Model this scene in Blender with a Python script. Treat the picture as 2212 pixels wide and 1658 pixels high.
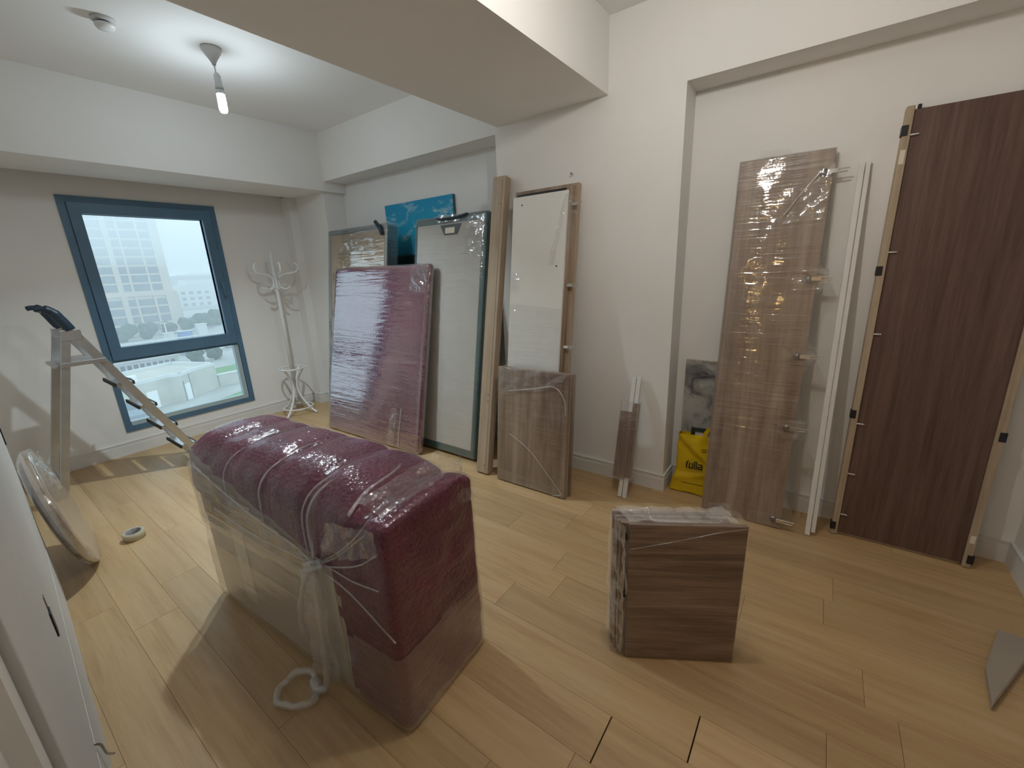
import bpy, bmesh, math, random
from mathutils import Vector, Matrix, noise

random.seed(7)
R = math.radians
SC = bpy.context.scene
COL = SC.collection
for o in list(bpy.data.objects):
    bpy.data.objects.remove(o, do_unlink=True)

# ------------------------------------------------------------------ camera
cam_d = bpy.data.cameras.new('camera')
cam = bpy.data.objects.new('camera', cam_d)
COL.objects.link(cam)
_p, _r, _y = R(-15.578), R(-2.396), R(-53.499)
_fw = Vector((-math.sin(_y) * math.cos(_p), math.cos(_y) * math.cos(_p), math.sin(_p)))
_rt = Vector((math.cos(_y), math.sin(_y), 0))
_up = _rt.cross(_fw)
_rt2 = _rt * math.cos(_r) + _up * math.sin(_r)
_up2 = -_rt * math.sin(_r) + _up * math.cos(_r)
M = Matrix.Identity(4)
for i in range(3):
    M[i][0], M[i][1], M[i][2] = _rt2[i], _up2[i], -_fw[i]
M[2][3] = 1.5
cam.matrix_world = M
cam_d.sensor_width = 36.0
cam_d.lens = 903.42 / 2212 * 36.0
cam_d.clip_start = 0.02
cam_d.clip_end = 2000
SC.camera = cam

# ------------------------------------------------------------------ world, exposure
W = bpy.data.worlds.new('overcast_sky')
SC.world = W
W.use_nodes = True
bg = W.node_tree.nodes['Background']
bg.inputs[0].default_value = (0.68, 0.825, 0.93, 1)
bg.inputs[1].default_value = 2.1
SC.view_settings.view_transform = 'Standard'
SC.view_settings.look = 'None'
SC.view_settings.gamma = 1.0
SC.view_settings.use_curve_mapping = False
SC.view_settings.exposure = 0.08
SC.display_settings.display_device = 'sRGB'

PENDANT_WATT = 6.5      # cool bulb in the window bay
NEAR_WATT = 15.5         # ceiling bulb near the doorway
HALL_WATT = 7.0         # warm lamp in the hallway

# ------------------------------------------------------------------ room numbers (metres)
XP, XN1, XN2 = 2.626, 2.868, 2.821      # pier face, niche backs
YW, YS, YC = 4.934, 4.183, 4.235        # window wall, soffit face, column front
ZC = 2.832
ZR, ZW, ZN = 2.401, 2.313, 2.406
YB1, YB2, ZB = 1.985, 1.157, 2.445
YP1, YP2 = 2.0, 0.714
XL = -0.11                              # left wall
YNEAR = -0.91

# ------------------------------------------------------------------ materials
MATS = {}

def nt(name):
    m = bpy.data.materials.new(name)
    m.use_nodes = True
    t = m.node_tree
    for n in list(t.nodes):
        t.nodes.remove(n)
    out = t.nodes.new('ShaderNodeOutputMaterial')
    MATS[name] = m
    return m, t, out

def N(t, kind, **kw):
    n = t.nodes.new(kind)
    for k, v in kw.items():
        if k.startswith('i_'):
            key = k[2:].replace('_', ' ')
            n.inputs[key].default_value = v
        else:
            setattr(n, k, v)
    return n

def principled(t, out, col=(0.8, 0.8, 0.8), rough=0.5, metal=0.0, spec=0.5):
    b = t.nodes.new('ShaderNodeBsdfPrincipled')
    b.inputs['Base Color'].default_value = (*col, 1)
    b.inputs['Roughness'].default_value = rough
    b.inputs['Metallic'].default_value = metal
    b.inputs['Specular IOR Level'].default_value = spec
    t.links.new(b.outputs[0], out.inputs[0])
    return b

def coords(t, scale=(1, 1, 1), rot=(0, 0, 0)):
    tc = t.nodes.new('ShaderNodeTexCoord')
    mp = t.nodes.new('ShaderNodeMapping')
    mp.inputs['Scale'].default_value = scale
    mp.inputs['Rotation'].default_value = rot
    t.links.new(tc.outputs['Object'], mp.inputs[0])
    return mp.outputs[0]

def noise_tex(t, vec, scale=5, detail=4, rough=0.55, dist=0.0):
    n = t.nodes.new('ShaderNodeTexNoise')
    n.inputs['Scale'].default_value = scale
    n.inputs['Detail'].default_value = detail
    n.inputs['Roughness'].default_value = rough
    n.inputs['Distortion'].default_value = dist
    if vec is not None:
        t.links.new(vec, n.inputs['Vector'])
    return n.outputs[0]

def ramp(t, fac, stops):
    r = t.nodes.new('ShaderNodeValToRGB')
    e = r.color_ramp.elements
    while len(e) > 1:
        e.remove(e[-1])
    e[0].position = stops[0][0]
    e[0].color = (*stops[0][1], 1)
    for p, c in stops[1:]:
        k = e.new(p)
        k.color = (*c, 1)
    t.links.new(fac, r.inputs[0])
    return r.outputs[0]

def bump(t, height, strength=0.2, dist=0.01):
    b = t.nodes.new('ShaderNodeBump')
    b.inputs['Strength'].default_value = strength
    b.inputs['Distance'].default_value = dist
    t.links.new(height, b.inputs['Height'])
    return b.outputs[0]

def math_n(t, op, a, b=None, clamp=False):
    n = t.nodes.new('ShaderNodeMath')
    n.operation = op
    n.use_clamp = clamp
    for i, v in enumerate((a, b)):
        if v is None:
            continue
        if isinstance(v, (int, float)):
            n.inputs[i].default_value = v
        else:
            t.links.new(v, n.inputs[i])
    return n.outputs[0]

def plain(name, col, rough=0.5, metal=0.0, var=0.06, nscale=6, bmp=0.0, bscale=80, spec=0.5):
    m, t, out = nt(name)
    b = principled(t, out, col, rough, metal, spec)
    v = coords(t)
    n = noise_tex(t, v, nscale, 4)
    lo = tuple(max(0, c * (1 - var)) for c in col)
    hi = tuple(min(1, c * (1 + var)) for c in col)
    t.links.new(ramp(t, n, [(0.3, lo), (0.7, hi)]), b.inputs['Base Color'])
    if bmp:
        t.links.new(bump(t, noise_tex(t, v, bscale, 3), bmp, 0.002), b.inputs['Normal'])
    return m

def wood(name, dark, mid, light, axis='z', scale=1.0, rough=0.45, per_obj=0.0, spec=0.5, bmp=0.05, stretch=14):
    m, t, out = nt(name)
    b = principled(t, out, mid, rough, 0, spec)
    s = {'x': (1, stretch, stretch), 'y': (stretch, 1, stretch), 'z': (stretch, stretch, 1)}[axis]
    v = coords(t, tuple(k * scale for k in s))
    if per_obj:
        oi = t.nodes.new('ShaderNodeObjectInfo')
        add = t.nodes.new('ShaderNodeVectorMath')
        add.operation = 'ADD'
        sc = t.nodes.new('ShaderNodeVectorMath')
        sc.operation = 'SCALE'
        cmb = t.nodes.new('ShaderNodeCombineXYZ')
        for i in range(3):
            t.links.new(oi.outputs['Random'], cmb.inputs[i])
        t.links.new(cmb.outputs[0], sc.inputs[0])
        sc.inputs['Scale'].default_value = 57.0
        t.links.new(v, add.inputs[0])
        t.links.new(sc.outputs[0], add.inputs[1])
        v = add.outputs[0]
    n1 = noise_tex(t, v, 1.2, 6, 0.6, 0.35)
    n2 = noise_tex(t, v, 7.0, 4, 0.7)
    mixv = math_n(t, 'ADD', math_n(t, 'MULTIPLY', n1, 0.72), math_n(t, 'MULTIPLY', n2, 0.28))
    c = ramp(t, mixv, [(0.30, dark), (0.48, mid), (0.68, light)])
    if per_obj:
        hsv = t.nodes.new('ShaderNodeHueSaturation')
        val = math_n(t, 'ADD', math_n(t, 'MULTIPLY', oi.outputs['Random'], per_obj), 1 - per_obj / 2)
        t.links.new(val, hsv.inputs['Value'])
        t.links.new(c, hsv.inputs['Color'])
        c = hsv.outputs[0]
    t.links.new(c, b.inputs['Base Color'])
    if bmp:
        t.links.new(bump(t, mixv, bmp, 0.003), b.inputs['Normal'])
    return m

def emit(name, col, strength):
    m, t, out = nt(name)
    e = t.nodes.new('ShaderNodeEmission')
    e.inputs[0].default_value = (*col, 1)
    e.inputs[1].default_value = strength
    t.links.new(e.outputs[0], out.inputs[0])
    return m

def film(name, gloss=0.16, milk=0.10, milk_amp=0.5, line='x', lscale=1.0, bmp=0.5, rough=0.07, tint=(0.86, 0.86, 0.87), fine=60.0, fine_amt=0.06, fres=0.55):
    """Clear stretch film: mostly see-through, wrinkled gloss, faint milky creases."""
    m, t, out = nt(name)
    lo, hi = 1.6 * lscale, 34.0 * lscale
    s = {'x': (lo, lo, hi), 'z': (hi, hi, lo), 'iso': (10 * lscale, 10 * lscale, 10 * lscale),
         'y': (hi * .5, lo, hi)}[line]
    v = coords(t, s, (0, R(7), R(3)))
    v0 = coords(t)
    w1 = noise_tex(t, v, 1.0, 2.5, 0.55, 0.8)
    w2 = noise_tex(t, v0, fine, 2, 0.6)
    w3 = noise_tex(t, v0, 5.0, 3, 0.6)
    h = math_n(t, 'ADD', math_n(t, 'MULTIPLY', w1, 0.8), math_n(t, 'MULTIPLY', w2, fine_amt))
    nb = bump(t, h, bmp, 0.006)
    tr = t.nodes.new('ShaderNodeBsdfTransparent')
    tr.inputs[0].default_value = (0.97, 0.97, 0.97, 1)
    gl = t.nodes.new('ShaderNodeBsdfGlossy')
    gl.inputs['Roughness'].default_value = rough
    gl.inputs['Color'].default_value = (1, 1, 1, 1)
    t.links.new(nb, gl.inputs['Normal'])
    df = t.nodes.new('ShaderNodeBsdfDiffuse')
    df.inputs[0].default_value = (*tint, 1)
    t.links.new(nb, df.inputs['Normal'])
    lw = t.nodes.new('ShaderNodeLayerWeight')
    lw.inputs['Blend'].default_value = 0.5
    t.links.new(nb, lw.inputs['Normal'])
    gf = math_n(t, 'ADD', math_n(t, 'MULTIPLY', math_n(t, 'POWER', lw.outputs['Facing'], 3.0), fres), gloss * 0.5, True)
    mx = t.nodes.new('ShaderNodeMixShader')
    t.links.new(gf, mx.inputs[0])
    t.links.new(tr.outputs[0], mx.inputs[1])
    t.links.new(gl.outputs[0], mx.inputs[2])
    # milky creases follow the wrinkle lines
    mk = math_n(t, 'MULTIPLY', math_n(t, 'SUBTRACT', w1, 0.52), 2.4, True)
    mk2 = math_n(t, 'MULTIPLY', math_n(t, 'SUBTRACT', w3, 0.42), 2.6, True)
    mf = math_n(t, 'ADD', milk, math_n(t, 'MULTIPLY', math_n(t, 'MULTIPLY', mk, mk2), milk_amp), True)
    mx2 = t.nodes.new('ShaderNodeMixShader')
    t.links.new(mf, mx2.inputs[0])
    t.links.new(mx.outputs[0], mx2.inputs[1])
    t.links.new(df.outputs[0], mx2.inputs[2])
    t.links.new(mx2.outputs[0], out.inputs[0])
    return m

plain('wall_paint', (0.855, 0.84, 0.815), 0.75, var=0.02, nscale=2, bmp=0.08, bscale=160, spec=0.3)
plain('ceiling_paint', (0.87, 0.87, 0.865), 0.8, var=0.015, nscale=2, spec=0.2)
plain('white_trim', (0.76, 0.745, 0.715), 0.4, var=0.02)
plain('white_enamel', (0.80, 0.81, 0.80), 0.3, var=0.02)
plain('white_board', (0.80, 0.79, 0.74), 0.38, var=0.02, nscale=3)
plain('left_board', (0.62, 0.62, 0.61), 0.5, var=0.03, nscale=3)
plain('floor_base', (0.05, 0.035, 0.02), 0.9)
wood('oak_floor', (0.40, 0.245, 0.112), (0.51, 0.335, 0.16), (0.58, 0.41, 0.22), 'y', 1.0, 0.40, per_obj=0.20, bmp=0.04, stretch=16, spec=0.75)
plain('frame_glare_blue', (0.085, 0.175, 0.27), 0.42, var=0.1, nscale=4)  # anthracite frame; blue veiling glare from the window is put into its colour
plain('bead_aluminium', (0.45, 0.58, 0.62), 0.35, metal=0.2, var=0.03)
plain('black_plastic', (0.012, 0.012, 0.014), 0.45, var=0.1)
plain('blue_black_plastic', (0.012, 0.03, 0.05), 0.4, var=0.1)
plain('aluminium', (0.52, 0.53, 0.53), 0.34, metal=0.9, var=0.08, nscale=9)
plain('chrome', (0.75, 0.74, 0.72), 0.15, metal=1.0, var=0.05)
plain('steel_dark', (0.25, 0.24, 0.23), 0.3, metal=0.9, var=0.1)
wood('oak_light', (0.33, 0.245, 0.165), (0.43, 0.33, 0.235), (0.50, 0.40, 0.29), 'z', 1.6, 0.5)
wood('walnut_grey', (0.115, 0.072, 0.050), (0.275, 0.195, 0.140), (0.46, 0.36, 0.275), 'z', 0.62, 0.5, stretch=14)
wood('walnut_dark', (0.050, 0.026, 0.019), (0.185, 0.112, 0.080), (0.38, 0.26, 0.19), 'x', 1.3, 0.45, stretch=22)
wood('mahogany', (0.070, 0.038, 0.029), (0.125, 0.072, 0.057), (0.18, 0.11, 0.087), 'z', 1.4, 0.42, stretch=24)
wood('raw_edge', (0.34, 0.255, 0.175), (0.43, 0.335, 0.235), (0.52, 0.42, 0.31), 'z', 2.0, 0.6)
plain('cardboard', (0.42, 0.29, 0.16), 0.8, var=0.12, nscale=8)
plain('cream_fabric', (0.62, 0.58, 0.49), 0.85, var=0.05, nscale=12, bmp=0.15, bscale=300)
plain('cream_board', (0.60, 0.52, 0.42), 0.7, var=0.10, nscale=4)
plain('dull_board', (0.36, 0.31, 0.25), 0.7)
plain('padding', (0.34, 0.27, 0.24), 0.7, var=0.15, nscale=9)
plain('paper', (0.76, 0.70, 0.57), 0.8, var=0.03)
plain('grey_board', (0.50, 0.48, 0.44), 0.75, var=0.03, nscale=5, bmp=0.06, bscale=260)
plain('teal_side', (0.05, 0.115, 0.12), 0.35, var=0.2, nscale=8)
plain('teal_grey', (0.16, 0.22, 0.24), 0.4, var=0.12, nscale=8)
plain('yellow_plastic', (0.70, 0.47, 0.004), 0.38, var=0.10, nscale=9, bmp=0.25, bscale=25)
plain('green_dark', (0.012, 0.030, 0.020), 0.4)
plain('ink', (0.030, 0.018, 0.004), 0.5)
plain('tape_film', (0.50, 0.45, 0.31), 0.25, var=0.06)
plain('tape_core', (0.30, 0.29, 0.28), 0.7, var=0.3, nscale=40)
plain('bulb_base', (0.62, 0.66, 0.66), 0.4)
plain('rose_plastic', (0.60, 0.60, 0.60), 0.5)
plain('rubber', (0.02, 0.02, 0.02), 0.7)
emit('bulb_cool', (0.78, 0.92, 1.0), PENDANT_WATT / (math.pi * 0.0135))
emit('bulb_near', (1.0, 0.96, 0.89), NEAR_WATT / (math.pi * 0.0135))
emit('bulb_warm', (1.0, 0.62, 0.24), HALL_WATT / (math.pi * 0.0135))

film('film_clear', 0.17, 0.012, 0.34, 'x', 1.2, 1.0, 0.05)
film('film_heavy', 0.50, 0.03, 0.30, 'x', 1.0, 1.0, 0.05)
film('film_bench', 0.16, 0.008, 0.16, 'x', 0.6, 1.0, 0.07, fine=70, fine_amt=0.6, fres=0.4)
film('film_crumple', 0.24, 0.02, 0.25, 'iso', 1.6, 1.0, 0.06, fine_amt=0.2)
film('film_band', 0.22, 0.03, 0.40, 'x', 0.9, 1.0, 0.07)
film('film_white', 0.40, 0.08, 0.7, 'iso', 1.4, 1.0, 0.06, fine_amt=0.2)
film('film_tail_sheet', 0.30, 0.13, 0.45, 'z', 0.7, 1.0, 0.08)
film('film_rope', 0.30, 0.16, 0.45, 'z', 1.5, 0.9, 0.10)

def maroon():
    m, t, out = nt('maroon_quilt')
    b = principled(t, out, (0.16, 0.010, 0.042), 0.62, 0, 0.35)
    v = coords(t)
    vv = t.nodes.new('ShaderNodeTexVoronoi')
    vv.inputs['Scale'].default_value = 62
    t.links.new(v, vv.inputs['Vector'])
    n = noise_tex(t, v, 5, 4)
    t.links.new(ramp(t, n, [(0.3, (0.105, 0.004, 0.034)), (0.7, (0.180, 0.008, 0.060))]), b.inputs['Base Color'])
    h = math_n(t, 'ADD', vv.outputs['Distance'], math_n(t, 'MULTIPLY', n, 0.5))
    t.links.new(bump(t, h, 0.7, 0.008), b.inputs['Normal'])
    return m
maroon()

def sky_print():
    m, t, out = nt('sky_print')
    b = principled(t, out, (0.1, 0.4, 0.6), 0.55)
    tc = t.nodes.new('ShaderNodeTexCoord')
    sep = t.nodes.new('ShaderNodeSeparateXYZ')
    t.links.new(tc.outputs['Object'], sep.inputs[0])
    zz = math_n(t, 'DIVIDE', sep.outputs['Z'], 0.72)
    sky = ramp(t, zz, [(0.0, (0.004, 0.06, 0.09)), (0.16, (0.008, 0.09, 0.12)), (0.20, (0.012, 0.03, 0.03)),
                       (0.32, (0.010, 0.02, 0.02)), (0.36, (0.02, 0.24, 0.36)), (0.6, (0.006, 0.40, 0.62)), (1.0, (0.004, 0.28, 0.52))])
    mp = t.nodes.new('ShaderNodeMapping')
    mp.inputs['Scale'].default_value = (3.2, 1, 7)
    mp.inputs['Rotation'].default_value = (0, R(-18), 0)
    t.links.new(tc.outputs['Object'], mp.inputs[0])
    n = noise_tex(t, mp.outputs[0], 1.2, 6, 0.65, 0.4)
    msk = math_n(t, 'MULTIPLY', math_n(t, 'SUBTRACT', n, 0.52), 6.0, True)
    up = math_n(t, 'MULTIPLY', math_n(t, 'SUBTRACT', zz, 0.42), 5.0, True)
    msk = math_n(t, 'MULTIPLY', msk, up)
    mix = t.nodes.new('ShaderNodeMix')
    mix.data_type = 'RGBA'
    t.links.new(msk, mix.inputs['Factor'])
    t.links.new(sky, mix.inputs[6])
    mix.inputs[7].default_value = (0.62, 0.78, 0.78, 1)
    t.links.new(mix.outputs[2], b.inputs['Base Color'])
sky_print()

def grey_print():
    m, t, out = nt('grey_print')
    b = principled(t, out, (0.3, 0.3, 0.3), 0.7)
    v = coords(t, (3, 1, 3))
    n = noise_tex(t, v, 2.2, 6, 0.6, 1.0)
    t.links.new(ramp(t, n, [(0.30, (0.06, 0.05, 0.07)), (0.42, (0.22, 0.22, 0.21)), (0.55, (0.42, 0.41, 0.39)), (0.7, (0.50, 0.48, 0.46))]), b.inputs['Base Color'])
grey_print()

def glass():
    m, t, out = nt('window_glass')
    tr = t.nodes.new('ShaderNodeBsdfTransparent')
    tr.inputs[0].default_value = (0.92, 0.965, 0.98, 1)
    gl = t.nodes.new('ShaderNodeBsdfGlossy')
    gl.inputs['Roughness'].default_value = 0.0
    lw = t.nodes.new('ShaderNodeLayerWeight')
    lw.inputs['Blend'].default_value = 0.12
    mx = t.nodes.new('ShaderNodeMixShader')
    t.links.new(math_n(t, 'MULTIPLY', lw.outputs['Fresnel'], 0.7), mx.inputs[0])
    t.links.new(tr.outputs[0], mx.inputs[1])
    t.links.new(gl.outputs[0], mx.inputs[2])
    t.links.new(mx.outputs[0], out.inputs[0])
glass()

# outdoors
plain('tower_cream', (0.60, 0.53, 0.45), 0.8, var=0.03, nscale=0.3)
plain('tower_pane', (0.22, 0.25, 0.28), 0.3, var=0.25, nscale=0.6)
plain('far_block_paint', (0.62, 0.64, 0.62), 0.8, var=0.05, nscale=0.3)
plain('shed_plaster', (0.50, 0.49, 0.43), 0.8, var=0.10, nscale=0.5)
plain('shed_door', (0.78, 0.80, 0.78), 0.5)
plain('concrete_ground', (0.40, 0.41, 0.385), 0.9, var=0.12, nscale=0.25)
plain('asphalt', (0.30, 0.31, 0.31), 0.9, var=0.15, nscale=0.1)
plain('lawn', (0.13, 0.27, 0.10), 0.9, var=0.2, nscale=1.2)
plain('leaf', (0.035, 0.075, 0.05), 0.8, var=0.35, nscale=0.8)
plain('bark', (0.10, 0.07, 0.05), 0.9)
plain('arcade_wall', (0.52, 0.51, 0.50), 0.8, var=0.06, nscale=0.4)
plain('dark_pane', (0.10, 0.12, 0.14), 0.4)
plain('roof_grey', (0.42, 0.42, 0.41), 0.9, var=0.1, nscale=0.4)
plain('sign_blue', (0.12, 0.24, 0.50), 0.5)
plain('slate_block', (0.24, 0.28, 0.31), 0.8, var=0.1)

# ------------------------------------------------------------------ geometry helpers
def box(bm, x0, x1, y0, y1, z0, z1):
    r = bmesh.ops.create_cube(bm, size=1.0)
    bmesh.ops.scale(bm, vec=(x1 - x0, y1 - y0, z1 - z0), verts=r['verts'])
    bmesh.ops.translate(bm, vec=((x0 + x1) / 2, (y0 + y1) / 2, (z0 + z1) / 2), verts=r['verts'])
    return r['verts']

def bevel_all(bm, off, seg=2):
    bmesh.ops.bevel(bm, geom=bm.edges[:], offset=off, segments=seg, affect='EDGES', profile=0.5)

def rbox(x0, x1, y0, y1, z0, z1, off=0.004, seg=2):
    bm = bmesh.new()
    box(bm, x0, x1, y0, y1, z0, z1)
    bevel_all(bm, off, seg)
    return bm

def tube(bm, pts, r, seg=10, caps=True):
    pts = [Vector(p) for p in pts]
    rs = r if isinstance(r, (list, tuple)) else [r] * len(pts)
    rings = []
    ref = None
    for i, p in enumerate(pts):
        a = pts[max(i - 1, 0)]
        b = pts[min(i + 1, len(pts) - 1)]
        d = (b - a).normalized()
        if ref is None:
            ref = Vector((0, 0, 1)) if abs(d.z) < 0.9 else Vector((1, 0, 0))
        u = (ref - d * ref.dot(d)).normalized()
        ref = u
        w = d.cross(u)
        rings.append([bm.verts.new(p + (u * math.cos(2 * math.pi * k / seg) + w * math.sin(2 * math.pi * k / seg)) * rs[i]) for k in range(seg)])
    for i in range(len(rings) - 1):
        for k in range(seg):
            bm.faces.new((rings[i][k], rings[i][(k + 1) % seg], rings[i + 1][(k + 1) % seg], rings[i + 1][k]))
    if caps:
        bm.faces.new(rings[0][::-1])
        bm.faces.new(rings[-1])

def lathe(bm, prof, seg=24, center=(0, 0, 0)):
    c = Vector(center)
    rings = []
    for r, z in prof:
        if r < 1e-5:
            rings.append([bm.verts.new(c + Vector((0, 0, z)))])
        else:
            rings.append([bm.verts.new(c + Vector((r * math.cos(2 * math.pi * k / seg), r * math.sin(2 * math.pi * k / seg), z))) for k in range(seg)])
    for a, b in zip(rings, rings[1:]):
        for k in range(seg):
            k2 = (k + 1) % seg
            if len(a) == 1 and len(b) == 1:
                continue
            if len(a) == 1:
                bm.faces.new((a[0], b[k2], b[k]))
            elif len(b) == 1:
                bm.faces.new((a[k], a[k2], b[0]))
            else:
                bm.faces.new((a[k], a[k2], b[k2], b[k]))

def smooth_path(pts, n=6):
    P = [Vector(p) for p in pts]
    out = []
    for i in range(len(P) - 1):
        p0, p1, p2, p3 = P[max(i - 1, 0)], P[i], P[i + 1], P[min(i + 2, len(P) - 1)]
        for k in range(n):
            t = k / n
            out.append(0.5 * ((2 * p1) + (-p0 + p2) * t + (2 * p0 - 5 * p1 + 4 * p2 - p3) * t * t + (-p0 + 3 * p1 - 3 * p2 + p3) * t ** 3))
    out.append(P[-1])
    return out

def prism(bm, poly, z0, z1):
    a = [bm.verts.new((x, y, z0)) for x, y in poly]
    b = [bm.verts.new((x, y, z1)) for x, y in poly]
    n = len(poly)
    for i in range(n):
        bm.faces.new((a[i], a[(i + 1) % n], b[(i + 1) % n], b[i]))
    bm.faces.new(a[::-1])
    bm.faces.new(b)

def shell(x0, x1, y0, y1, z0, z1, r=0.02, step=0.03, disp=None, open_bottom=False):
    """Rounded box surface as a fine grid; disp(p, n) -> new position."""
    bm = bmesh.new()
    lo, hi = Vector((x0, y0, z0)), Vector((x1, y1, z1))
    r = min(r, min(hi - lo) * 0.49)
    ilo, ihi = lo + Vector((r, r, r)), hi - Vector((r, r, r))
    cache = {}

    def coords1(a, b):
        n = max(2, int(round((b - a) / step)))
        c = [a + (b - a) * i / n for i in range(n + 1)]
        for e in (a + r * 0.3, a + r * 0.7, b - r * 0.3, b - r * 0.7):
            c.append(e)
        return sorted(set(round(v, 5) for v in c))
    C = [coords1(lo[i], hi[i]) for i in range(3)]

    def vert(p):
        k = tuple(round(v, 5) for v in p)
        if k not in cache:
            p = Vector(p)
            q = Vector([min(max(p[i], ilo[i]), ihi[i]) for i in range(3)])
            d = p - q
            n = d.normalized() if d.length > 1e-9 else Vector((0, 0, 1))
            w = q + n * r if d.length > 1e-9 else p
            if disp:
                w = disp(w, n)
            cache[k] = bm.verts.new(w)
        return cache[k]
    for ax in range(3):
        u, v = [(1, 2), (2, 0), (0, 1)][ax]
        for side in (0, 1):
            if open_bottom and ax == 2 and side == 0:
                continue
            for i in range(len(C[u]) - 1):
                for j in range(len(C[v]) - 1):
                    q = []
                    for a, b in ((i, j), (i + 1, j), (i + 1, j + 1), (i, j + 1)):
                        p = [0, 0, 0]
                        p[ax] = (lo, hi)[side][ax]
                        p[u] = C[u][a]
                        p[v] = C[v][b]
                        q.append(vert(p))
                    if side == 0:
                        q = q[::-1]
                    if len(set(q)) == 4:
                        try:
                            bm.faces.new(q)
                        except ValueError:
                            pass
    return bm

def nz(p, s, off=0.0):
    return noise.noise(Vector((p[0] * s + off, p[1] * s + off * 1.7, p[2] * s - off)))

def obj(name, bm, mat, parent=None, smooth=False, label=None):
    me = bpy.data.meshes.new(name)
    bmesh.ops.recalc_face_normals(bm, faces=bm.faces[:])
    bm.to_mesh(me)
    bm.free()
    if smooth:
        for p in me.polygons:
            p.use_smooth = True
    me.materials.append(MATS[mat])
    o = bpy.data.objects.new(name, me)
    COL.objects.link(o)
    if parent is not None:
        o.parent = parent
    if label:
        o['label'] = label
    return o

def share(name, me, parent=None, loc=(0, 0, 0)):
    o = bpy.data.objects.new(name, me)
    COL.objects.link(o)
    o.location = loc
    if parent is not None:
        o.parent = parent
    return o

def tag(o, label=None, cat=None, group=None, kind=None):
    if label: o['label'] = label
    if cat: o['category'] = cat
    if group: o['group'] = group
    if kind: o['kind'] = kind
    return o

def thing(name, label, cat, mat4=None, loc=None, group=None):
    o = bpy.data.objects.new(name, None)
    o.empty_display_size = 0.1
    COL.objects.link(o)
    if mat4 is not None:
        o.matrix_world = mat4
    elif loc is not None:
        o.location = loc
    return tag(o, label, cat, group)

def struct(name, bm, mat, label=None, smooth=False):
    o = obj(name, bm, mat, None, smooth)
    return tag(o, label or None, None, None, 'structure')

def lean(x, y, angle, thick, yaw=0.0, roll=0.0):
    """Frame of a board leaning on the right wall: local x runs to -Y, local z up the board,
    local y goes through the board towards the wall; (x, y) is its front lower far corner."""
    a = R(angle)
    return (Matrix.Translation((x, y, thick * math.sin(a))) @ Matrix.Rotation(R(-90 + yaw), 4, 'Z')
            @ Matrix.Rotation(-a, 4, 'X') @ Matrix.Rotation(R(roll), 4, 'Y'))

# ================================================================== THE ROOM
# floor: dark base with individual oak planks
bm = bmesh.new()
box(bm, -1.6, 3.2, -2.7, 5.2, -0.12, -0.014)
floor = struct('floor', bm, 'floor_base', 'oak plank floor of the room')
PW = 0.170
seams_y = {}
known = {0: 2.58, 1: 2.305, 5: 0.402, 6: 0.155, 7: 1.048, 8: 0.857, 11: 1.06, 9: -0.298}
gap_joint = {5, 6}
col_i = 0
for k in range(-1, 18):
    x0 = 0.02 + k * PW
    x1 = x0 + PW
    if x0 > 2.9:
        break
    L = 1.24
    y0 = known.get(k, random.uniform(0, L))
    ys = [y0 + j * L for j in range(-5, 6)]
    for a in ys:
        b = a + L
        aa, bb = max(a, -2.6), min(b, 5.0)
        if bb - aa < 0.05:
            continue
        g0 = 0.0022 if (k in gap_joint and abs(a - y0) < 1e-6) else 0.0005
        g1 = 0.0022 if (k in gap_joint and abs(b - y0) < 1e-6) else 0.0005
        bm = bmesh.new()
        vs = box(bm, -PW / 2 + 0.0003, PW / 2 - 0.0003, -(bb - aa) / 2 + g0, (bb - aa) / 2 - g1, -0.014, 0.0)
        ed = [e for e in bm.edges if all(v.co.z > -0.001 for v in e.verts)]
        bmesh.ops.bevel(bm, geom=ed, offset=0.0005, segments=1, affect='EDGES')
        o = obj('plank', bm, 'oak_floor', floor)
        o.location = ((x0 + x1) / 2, (aa + bb) / 2, 0)

# ceiling with the deep beam across it
bm = bmesh.new()
box(bm, -1.6, 3.2, -2.7, 5.2, ZC, ZC + 0.2)
ceiling = struct('ceiling', bm, 'ceiling_paint', 'white ceiling with a deep beam across it')
bm = bmesh.new()
box(bm, XL, XP, YB2, YB1, ZB, ZC + 0.02)
obj('beam', bm, 'wall_paint', ceiling)

# right wall: pier, two niches, soffits over them
bm = bmesh.new()
box(bm, XN1, 3.2, YP1 - 0.05, 5.2, 0, ZC)          # niche back, window end
box(bm, XP, 3.1, YP2, YP1, 0, ZC)                  # pier
box(bm, XN2, 3.2, -2.7, YP2 + 0.05, 0, ZC)         # niche back, near end
box(bm, XP, 3.1, YP1, YS + 0.02, ZR, ZC)    # soffit
box(bm, XP, 3.1, YNEAR - 0.2, YP2, ZN, ZC)  # soffit near end
struct('wall_right', bm, 'wall_paint', 'pale right wall with a broad pier between two niches')

# window wall with opening, soffit with curtain slot, corner column
WX0, WX1, WZ0, WZ1 = 0.797, 1.863, 0.215, 2.176
bm = bmesh.new()
for a in ((XL - .3, WX0, 0, ZC), (WX1, 3.1, 0, ZC), (WX0, WX1, 0, WZ0), (WX0, WX1, WZ1, ZC)):
    box(bm, a[0], a[1], YW, YW + 0.22, a[2], a[3])
box(bm, XL, XN1 + .02, YS, 4.76, ZW, ZC)               # soffit
box(bm, XL, XN1 + .02, 4.75, YW, ZW + 0.16, ZC)        # back of curtain slot
box(bm, 2.60, XN1 + .02, 4.75, YW, ZW, ZC)             # slot end
box(bm, 2.546, 2.75, 4.79, YW + 0.01, 0, ZW + 0.01)    # small jog in the corner
box(bm, 2.632, XN1 + .1, YC, YW + 0.01, 0, ZW + 0.01)  # corner column
struct('wall_window', bm, 'wall_paint', 'window wall with soffit, curtain slot and corner column')

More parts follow.
